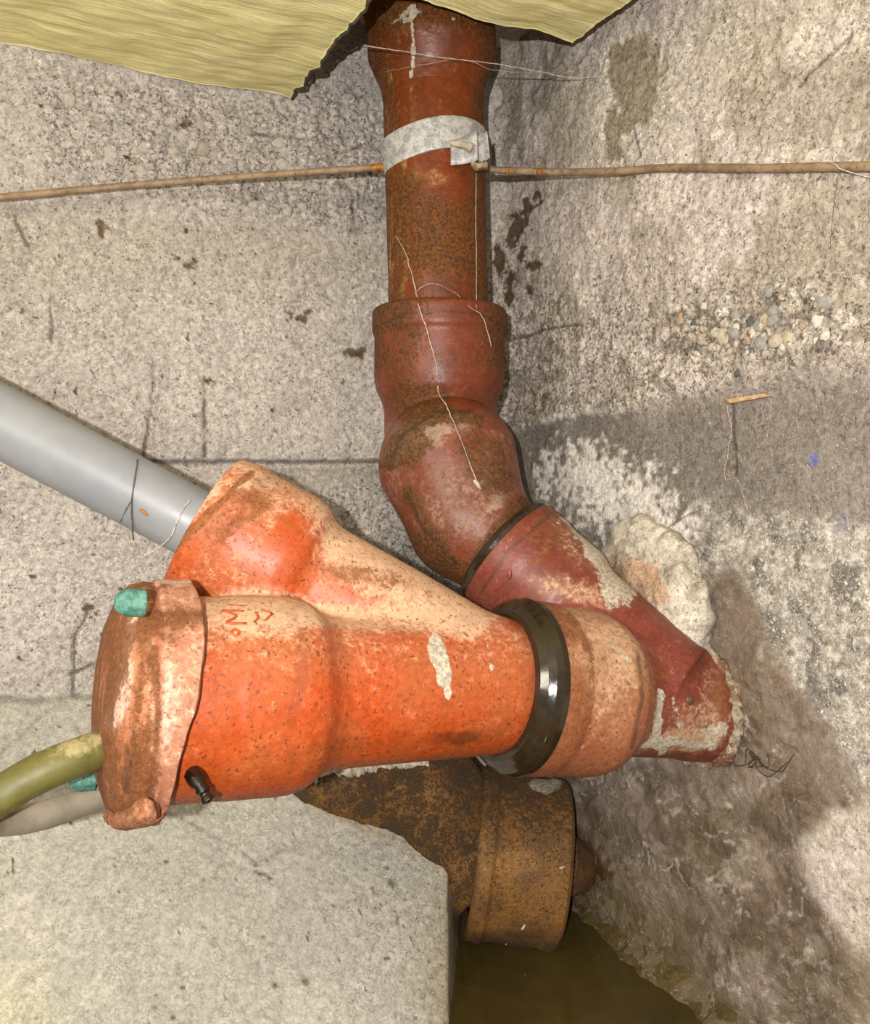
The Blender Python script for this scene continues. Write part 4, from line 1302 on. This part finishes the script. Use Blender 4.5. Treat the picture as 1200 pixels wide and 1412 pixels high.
# ------------------------------------------------------------------ grey plastic pipe
gp = thing('waste_pipe', 'smooth grey plastic waste pipe slanting down into the orange hub from the left', 'pipe', RC)
g1 = RC - DW * 0.02 + np.array([0, 0, -0.002])
g2 = at(-10, 575, 0.682)
DG = g2 - g1; LG = np.linalg.norm(DG); DG /= LG
o, s, me = part('barrel', lt(g1, DG, [(0, 0.02), (0, 0.0275), (LG + 0.22, 0.0275), (LG + 0.22, 0.02)], nseg=96, step=0.006), M_grey, gp)
for q, r_, m_, lab in (([(190, 634), (187, 655), (182, 690), (182, 715), (184, 745)], 0.0006, M_webd, 0), ([(182, 690), (174, 702), (166, 720)], 0.0004, M_webd, 0),
                       ([(262, 690), (252, 703), (243, 722), (234, 742), (216, 757), (200, 766)], 0.0005, M_web, 0)):
    pts = []
    for x, y in q:
        c = march(lambda X: sd_rev(X, g1, DG, [(0, 0.0285), (0.6, 0.0285)]), x, y, 0.5, 0.9)
        pts.append(c if c is not None else at(x, y, 0.685))
    o = add('cobweb_strand', mesh_np('cobweb_strand', *tube(pts, r_, 6, 5, wob=0.001)), m_)
    tag(o, {634: 'grey cobweb strand hanging straight down across the grey plastic pipe', 690: 'x'}.get(q[0][1], 'x'), 'cobweb')
    if q[0] == (182, 690):
        o['label'] = 'short dark cobweb thread curving off the middle of the grey pipe'
    elif q[0] == (262, 690):
        o['label'] = 'crumbly cobweb strand lying along the mouth of the orange hub on the grey pipe'
pts = [march(lambda X: sd_rev(X, g1, DG, [(0, 0.0276), (0.6, 0.0276)]), x, y, 0.5, 0.9) for x, y in ((192, 703), (199, 706), (204, 710))]
stn = [p for p in pts if p is not None]
if len(stn) > 1:
    part('rust_spot', tube(stn, [0.0016, 0.0022, 0.0010], 10, 4, wob=0.002, flat=0.6), M_rodend, gp)

# ------------------------------------------------------------------ old rusty pipe behind
rp = thing('drain_pipe', 'old deeply rusted iron pipe half buried in the haunch below the orange fitting', 'pipe', at(715, 1180, 0.93))
HO = at(713, 1182, 0.945)
WD = np.array([0.985, -0.02, -0.14]); WD /= np.linalg.norm(WD)
hp_ = [(-0.047, 0.060), (-0.050, 0.0835), (-0.047, 0.0875), (-0.034, 0.0885), (-0.030, 0.0855), (-0.010, 0.0845), (0.026, 0.0850), (0.030, 0.0870), (0.043, 0.0862), (0.047, 0.082), (0.047, 0.03)]
o, s, me = part('hub', lt(HO, WD, smooth_prof(hp_, k=0.0001) if 0 else hp_, nseg=160, step=0.0018, wob=0.0040), M_rust, rp)
setattrs(me, rust=0.22 + 0.5 * sstep(1180, 1110, s.py) * s.mid, pale=0.30 * s.blob(665, 1150, 12, 70) + 0.30 * s.blob(712, 1190, 40, 20), cement=1.0 * s.blob(752, 1081, 24, 14, 0, warp=0.5), dark=0.45 * sstep(1278, 1296, s.py))
bpath = [(392, 1066), (430, 1078), (485, 1086), (545, 1094), (588, 1108), (618, 1122), (664, 1150)]
brad = [0.020, 0.036, 0.046, 0.053, 0.060, 0.070, 0.074]
pts = []
for (x, y), r_ in zip(bpath, brad):
    c = march(f_left, x, y, 0.5, 1.2, 3000)
    pts.append(c)
pts[-1] = HO - WD * 0.040
pts[-2] = HO - WD * 0.075 + np.array([0, 0, 0.016])
for q in range(len(pts) - 2):
    pts[q] = pts[q] + np.array([0, 0.010, 0.004])
o, s, me = part('barrel', tube(pts, brad, 96, 14, wob=0.004), M_rust, rp)
setattrs(me, rust=0.40 + 0.35 * sstep(0.4, 0.7, s.mid), pale=0.0, cement=0.0, dark=0.15 * s.line([(560, 1060), (566, 1140)], 5))
c1 = HO + WD * 0.04
o, s, me = part('spigot', tube([c1, c1 + WD * 0.02 + np.array([0, 0.012, -0.006]), at(806, 1192, 0.985)], [0.040, 0.030, 0.022], 48, 8, wob=0.006), M_rust, rp)
setattrs(me, rust=0.35, dark=0.25)
# lime crust along the top of the buried barrel
cr = []
for x in np.linspace(412, 590, 16):
    ytop = np.interp(x, [412, 460, 520, 590], [1062, 1056, 1052, 1046])
    c = march(lambda X: np.minimum(f_left(X), np.min([np.linalg.norm(X - p, axis=-1) - r_ for p, r_ in zip(pts, brad)], axis=0)), x, ytop, 0.5, 1.2)
    if c is not None:
        cr.append(c + np.array([0, 0.004, 0]))
o = part('lime_crust', tube(cr, 0.013, 14, 6, wob=0.014), M_mortar, rp)[0]
o['label'] = 'pale crumbly crust'
for kx, (x, y, sz) in enumerate(((775, 1197, 5), (722, 1279, 4), (752, 1290, 5), (736, 1301, 5), (757, 1286, 4), (700, 1297, 3.5))):
    p = at(x, y, 0.862 if y < 1280 else 0.866)
    if y < 1285:
        c = march(lambda X: sd_rev(X, HO, WD, [(-0.05, 0.0865), (0.047, 0.0865)]), x, y, 0.7, 1.1)
        p = c if c is not None else p
    else:
        d_ = (0 - WATER) / ((y - 640) / F)
        p = at(x, y, min(d_, 0.90)) if d_ > 0.87 else at(x, y, d_)
    V, Q = tube([p - [0.002 * sz / 4, 0, 0.0018 * (kx % 3)], p, p + [0.0018 * sz / 4, 0.001, 0.002 * (kx % 2 + 0.5)]], [0.0012, 0.0022, 0.0012], 6, 3, wob=0.002, flat=0.6)
    o = add('lime_flake', mesh_np('lime_flake', V, Q, smooth=False), M_mortar)
    tag(o, ['white flake stuck on the right edge of the rusty hub', 'tiny pale flake on the rust low on the left half of the hub', 'pale flake at the waterline below the middle of the rusty hub', 'pale flake floating on the dark water just below the rusty hub', 'tiny pale flake at the waterline right of the middle of the rusty hub', 'leftmost small flake on the dark water under the rusty hub'][kx], 'flake', 'pale flakes at the foot of the rusty pipe')

# ------------------------------------------------------------------ insulation slabs under the ceiling
k = NT('mineral_wool')
co = k.coord((1, 1, 1))
sx = k.attr('along'); 
tc = k.n('ShaderNodeAttribute', attribute_name='lay')
mp2 = k.n('ShaderNodeMapping'); mp2.inputs['Scale'].default_value = (7, 90, 20)
k.t.links.new(tc.outputs['Vector'], mp2.inputs[0])
f1 = k.noise(1.0, 5, 0.65, co=mp2.outputs[0])
mp3 = k.n('ShaderNodeMapping'); mp3.inputs['Scale'].default_value = (34, 260, 60)
k.t.links.new(tc.outputs['Vector'], mp3.inputs[0])
f2 = k.noise(1.0, 5, 0.7, co=mp3.outputs[0])
cl = k.mix(k.step(f1, 0.36, 0.62), srgb(216, 204, 138), srgb(222, 213, 156))
cl = k.mix(k.step(f2, 0.50, 0.68), cl, srgb(234, 228, 186))
cl = k.mix(k.m('MULTIPLY', k.step(f2, 0.40, 0.30), 0.45), cl, srgb(168, 150, 86))
k.bump(k.m('ADD', f1, f2), 0.7, 0.003)
M_wool = k.out(cl, 0.95, 0.15)


def wool(name, s0, s1, w0, w1, z0, z1, label, seed):
    """a slab in wall coordinates: s along the left wall, w out of it"""
    su = np.arange(s0, s1 + 1e-6, 0.0035)
    wu = np.arange(w0, w1 + 1e-6, 0.0035)
    Sg, Wg = np.meshgrid(su, wu, indexing='ij')
    c3 = np.stack([Sg, Wg, np.full_like(Sg, z0)], -1)
    fib = (fbm(c3 * np.array([0.10, 1, 1]), 110, 4, seed) - 0.5) * 0.005 + (fbm(c3, 14, 3, seed + 1) - 0.5) * 0.012
    # ragged outline
    e1 = (fbm(np.stack([Wg * 0 + 1, Wg, Sg * 0], -1), 60, 4, seed + 2) - 0.5) * 0.010
    e2 = (fbm(np.stack([Sg, Wg * 0 + 2, Sg * 0], -1), 30, 4, seed + 3) - 0.5) * 0.010
    Sw = Sg + e1 * sstep(s1 - 0.05, s1, Sg)
    Ww = Wg + e2 * sstep(w0 + 0.05, w0, Wg)
    bot = Cn + Sw[..., None] * U + Ww[..., None] * NL + (z0 + fib)[..., None] * ZZ
    top = Cn + Sw[..., None] * U + Ww[..., None] * NL + (np.full_like(Sg, z1))[..., None] * ZZ
    n, m = Sg.shape
    f = grid_faces(n, m)
    N = n * m
    idx = np.arange(N).reshape(n, m)
    edge = np.concatenate([idx[:, 0], idx[-1, 1:], idx[::-1, -1][1:], idx[0, ::-1][1:-1]])
    side = np.stack([edge, np.roll(edge, -1), np.roll(edge, -1) + N, edge + N], -1)
    V = np.vstack([bot.reshape(-1, 3), top.reshape(-1, 3)])
    root = thing(name, label, 'insulation', Cn + U * (s0 + s1) / 2 + NL * (w0 + w1) / 2 + ZZ * z0)
    me = mesh_np('wool', local(V, root), np.vstack([f, f[:, ::-1] + N, side]))
    a = me.attributes.new('lay', 'FLOAT_VECTOR', 'POINT')
    lay = np.concatenate([np.stack([Sg, Wg, Sg * 0], -1).reshape(-1, 3), np.stack([Sg, Wg, Sg * 0 + z1 - z0], -1).reshape(-1, 3)])
    a.data.foreach_set('vector', lay.astype(np.float32).ravel())
    add('wool', me, M_wool, root)
    return root, bot


wl, botl = wool('insulation_slab', -1.25, -0.279, 0.004, 0.62, 0.4146, 0.522, 'big yellow mineral wool slab under the ceiling, left of the downpipe, striped and fibrous', 201)
M_dark_edge = simple('dark_brown_strip', srgb(52, 44, 32), srgb(74, 64, 46), 90, 0.85, 0.4)
ed = botl[-1][:90]  # a thin dark ragged strip follows the right end of this slab
part('dark_edge', tube([p + U * 0.001 - ZZ * 0.001 for p in ed[::2]], 0.0015, 6, 2, wob=0.0022), M_dark_edge, wl)[0]['label'] = 'thin dark ragged strip along the slab edge'
wr, botr = wool('insulation_slab', -0.270, -0.028, 0.200, 0.75, 0.450, 0.522, 'smaller yellow mineral wool slab in front of the downpipe hub, its corner pointing down right', 211)

# ------------------------------------------------------------------ small things: cobwebs, splinter, spider
def strand(pts, r, label, mat=M_web, sub=6, wob=0.0012, group=None):
    r = np.array(r) * 0.48
    r = float(r) if r.ndim == 0 else r
    o = add('cobweb_strand', mesh_np('cobweb_strand', *tube(pts, r, 6, sub, wob=wob)), mat)
    return tag(o, label, 'cobweb', group)


fpipe = lambda X: np.minimum(sd_rev(X, PT, DP, [(0, 0.0745), (ty(85), 0.0708), (ty(125), 0.0565), (ty(440), 0.0545)]), f_bend(X))


def onpipe(x, y, lift=0.0015):
    c = march(fpipe, x, y, 0.6, 1.05)
    return c - np.array([0, lift, 0]) if c is not None else at(x, y, 0.885)


strand([onpipe(502, 63), at(545, 69, 0.872), at(600, 78, 0.872), at(660, 85, 0.885), at(700, 91, 0.905), at(745, 99, 0.930), at(788, 107, 0.945), at(850, 105, 0.935)], [0.0016, 0.0007, 0.0006, 0.0007, 0.0011, 0.0011, 0.0010, 0.0004],
       'long bright cobweb stretched from the downpipe hub across to the right wall')
strand([onpipe(530, 100), at(590, 88, 0.873), at(640, 82, 0.879), at(690, 98, 0.90), at(800, 100, 0.955)], 0.00035, 'faint thin cobweb crossing just under the bright strand on the hub')
strand([onpipe(x, y, 0.002) for x, y in ((545, 325), (560, 352), (572, 395), (578, 425), (590, 460), (601, 500), (605, 540), (616, 560), (624, 578))], [0.0005, 0.0006, 0.0012, 0.0009, 0.0011, 0.0010, 0.0011, 0.0012, 0.0009],
       'knotted white cobweb running down the downpipe and over the bend hub', wob=0.003)
strand([onpipe(624, 578, 0.002), onpipe(631, 595, 0.003), onpipe(640, 618, 0.004), onpipe(648, 640, 0.004), onpipe(658, 665, 0.002)], [0.0009, 0.0006, 0.0006, 0.0006, 0.0014], 'thin cobweb hanging from the bend hub down onto the bend')
strand([onpipe(654, 664, 0), onpipe(658, 668, 0.002), onpipe(663, 675, 0)], [0.003, 0.0045, 0.002], 'small white tuft of web stuck on the bend', wob=0.004)
strand([onpipe(x, y, 0.002) for x, y in ((574, 403), (583, 396), (600, 392), (625, 402), (648, 424), (664, 435), (672, 455), (677, 478))], [0.0009, 0.0007, 0.0004, 0.0004, 0.0004, 0.0007, 0.0008, 0.0010], 'arched cobweb thread branching right over the lower end of the downpipe', wob=0.002)
strand([onpipe(x, y, 0.002) for x, y in ((657, 240), (656, 300), (657, 360), (657, 425))], 0.0007, 'straight cobweb thread hanging down the right side of the downpipe below the clamp')
lw = lambda x, y: march(f_left, x, y, 0.5, 1.3) + NL * 0.004
rw = lambda x, y: march(f_right, x, y, 0.5, 1.3) + NR * 0.004
strand([lw(281, 203), lw(275, 232), lw(268, 258), lw(262, 278)], 0.0005, 'faint white cobweb thread crossing the left earthing rod')
strand([rw(728, 668), rw(800, 735), rw(862, 746), rw(905, 738), rw(950, 712), rw(972, 703)], 0.0006, 'long dark thread drooping on the limed wall above the mortar', M_webd)
strand([at(1120, 214, 0.672), at(1150, 226, 0.664), at(1158, 233, 0.662), at(1180, 240, 0.655), at(1200, 245, 0.650)], [0.0003, 0.0007, 0.0012, 0.0007, 0.0010], 'white cobweb tied over the right earthing rod near the picture edge')
strand([at(1157, 236, 0.668), rw(1154, 290), rw(1150, 345)], 0.0004, 'thin dark thread hanging straight down from the right earthing rod', M_webd)
for q, lab in (([(1008, 558), (1012, 600), (1004, 658), (1022, 662), (1036, 704)], 'crumbly white web line hanging below the wood splinter on the dark wall'), ([(1100, 575), (1108, 590)], 'short white scratch of web right of the wood splinter'),
               ([(1172, 710), (1180, 730)], 'short white web tick beneath the blue chalk smudge at the picture edge')):
    strand([rw(x, y) for x, y in q], 0.0005, lab, wob=0.003)

V, Q = slab([rw(1007, 551), rw(1062, 543), rw(1070, 546), rw(1010, 557)], 0.003, 0.001)
tag(add('wood_splinter', mesh_np('wood_splinter', V + NR * 0.001, Q, smooth=False), M_wood), 'pale wood splinter stuck on the dark part of the right wall', 'splinter')

# long-legged spider resting on the wet wall
sp = thing('spider', 'thin brown long-legged spider on the wet brown wall right of the pipe', 'spider', rw(1052, 1040))
rs = lambda x, y, h=0.003: march(f_right, x, y, 0.5, 1.3) + NR * (h + 0.006)
part('body', tube([rs(1045, 1034), rs(1048, 1039), rs(1052, 1041), rs(1054, 1044)], [0.0012, 0.0022, 0.0014, 0.0018], 8, 4), M_spider, sp)
for leg in ([(1052, 1042), (1040, 1052), (1022, 1053), (1020, 1036)], [(1050, 1040), (1042, 1030), (1038, 1040), (1037, 1050)], [(1053, 1043), (1046, 1050), (1042, 1056), (1048, 1056)], [(1054, 1043), (1051, 1052), (1045, 1055)],
            [(1054, 1044), (1055, 1056), (1068, 1069), (1082, 1061), (1094, 1050)], [(1054, 1042), (1068, 1056), (1087, 1062), (1095, 1052), (1105, 1037)], [(1053, 1041), (1062, 1053), (1070, 1055), (1068, 1037)], [(1052, 1043), (1054, 1054), (1062, 1055), (1069, 1056)]):
    part('leg', tube([rs(x, y, 0.002 + 0.002 * (i == 1)) for i, (x, y) in enumerate(leg)], 0.00042, 6, 3), M_spider, sp)
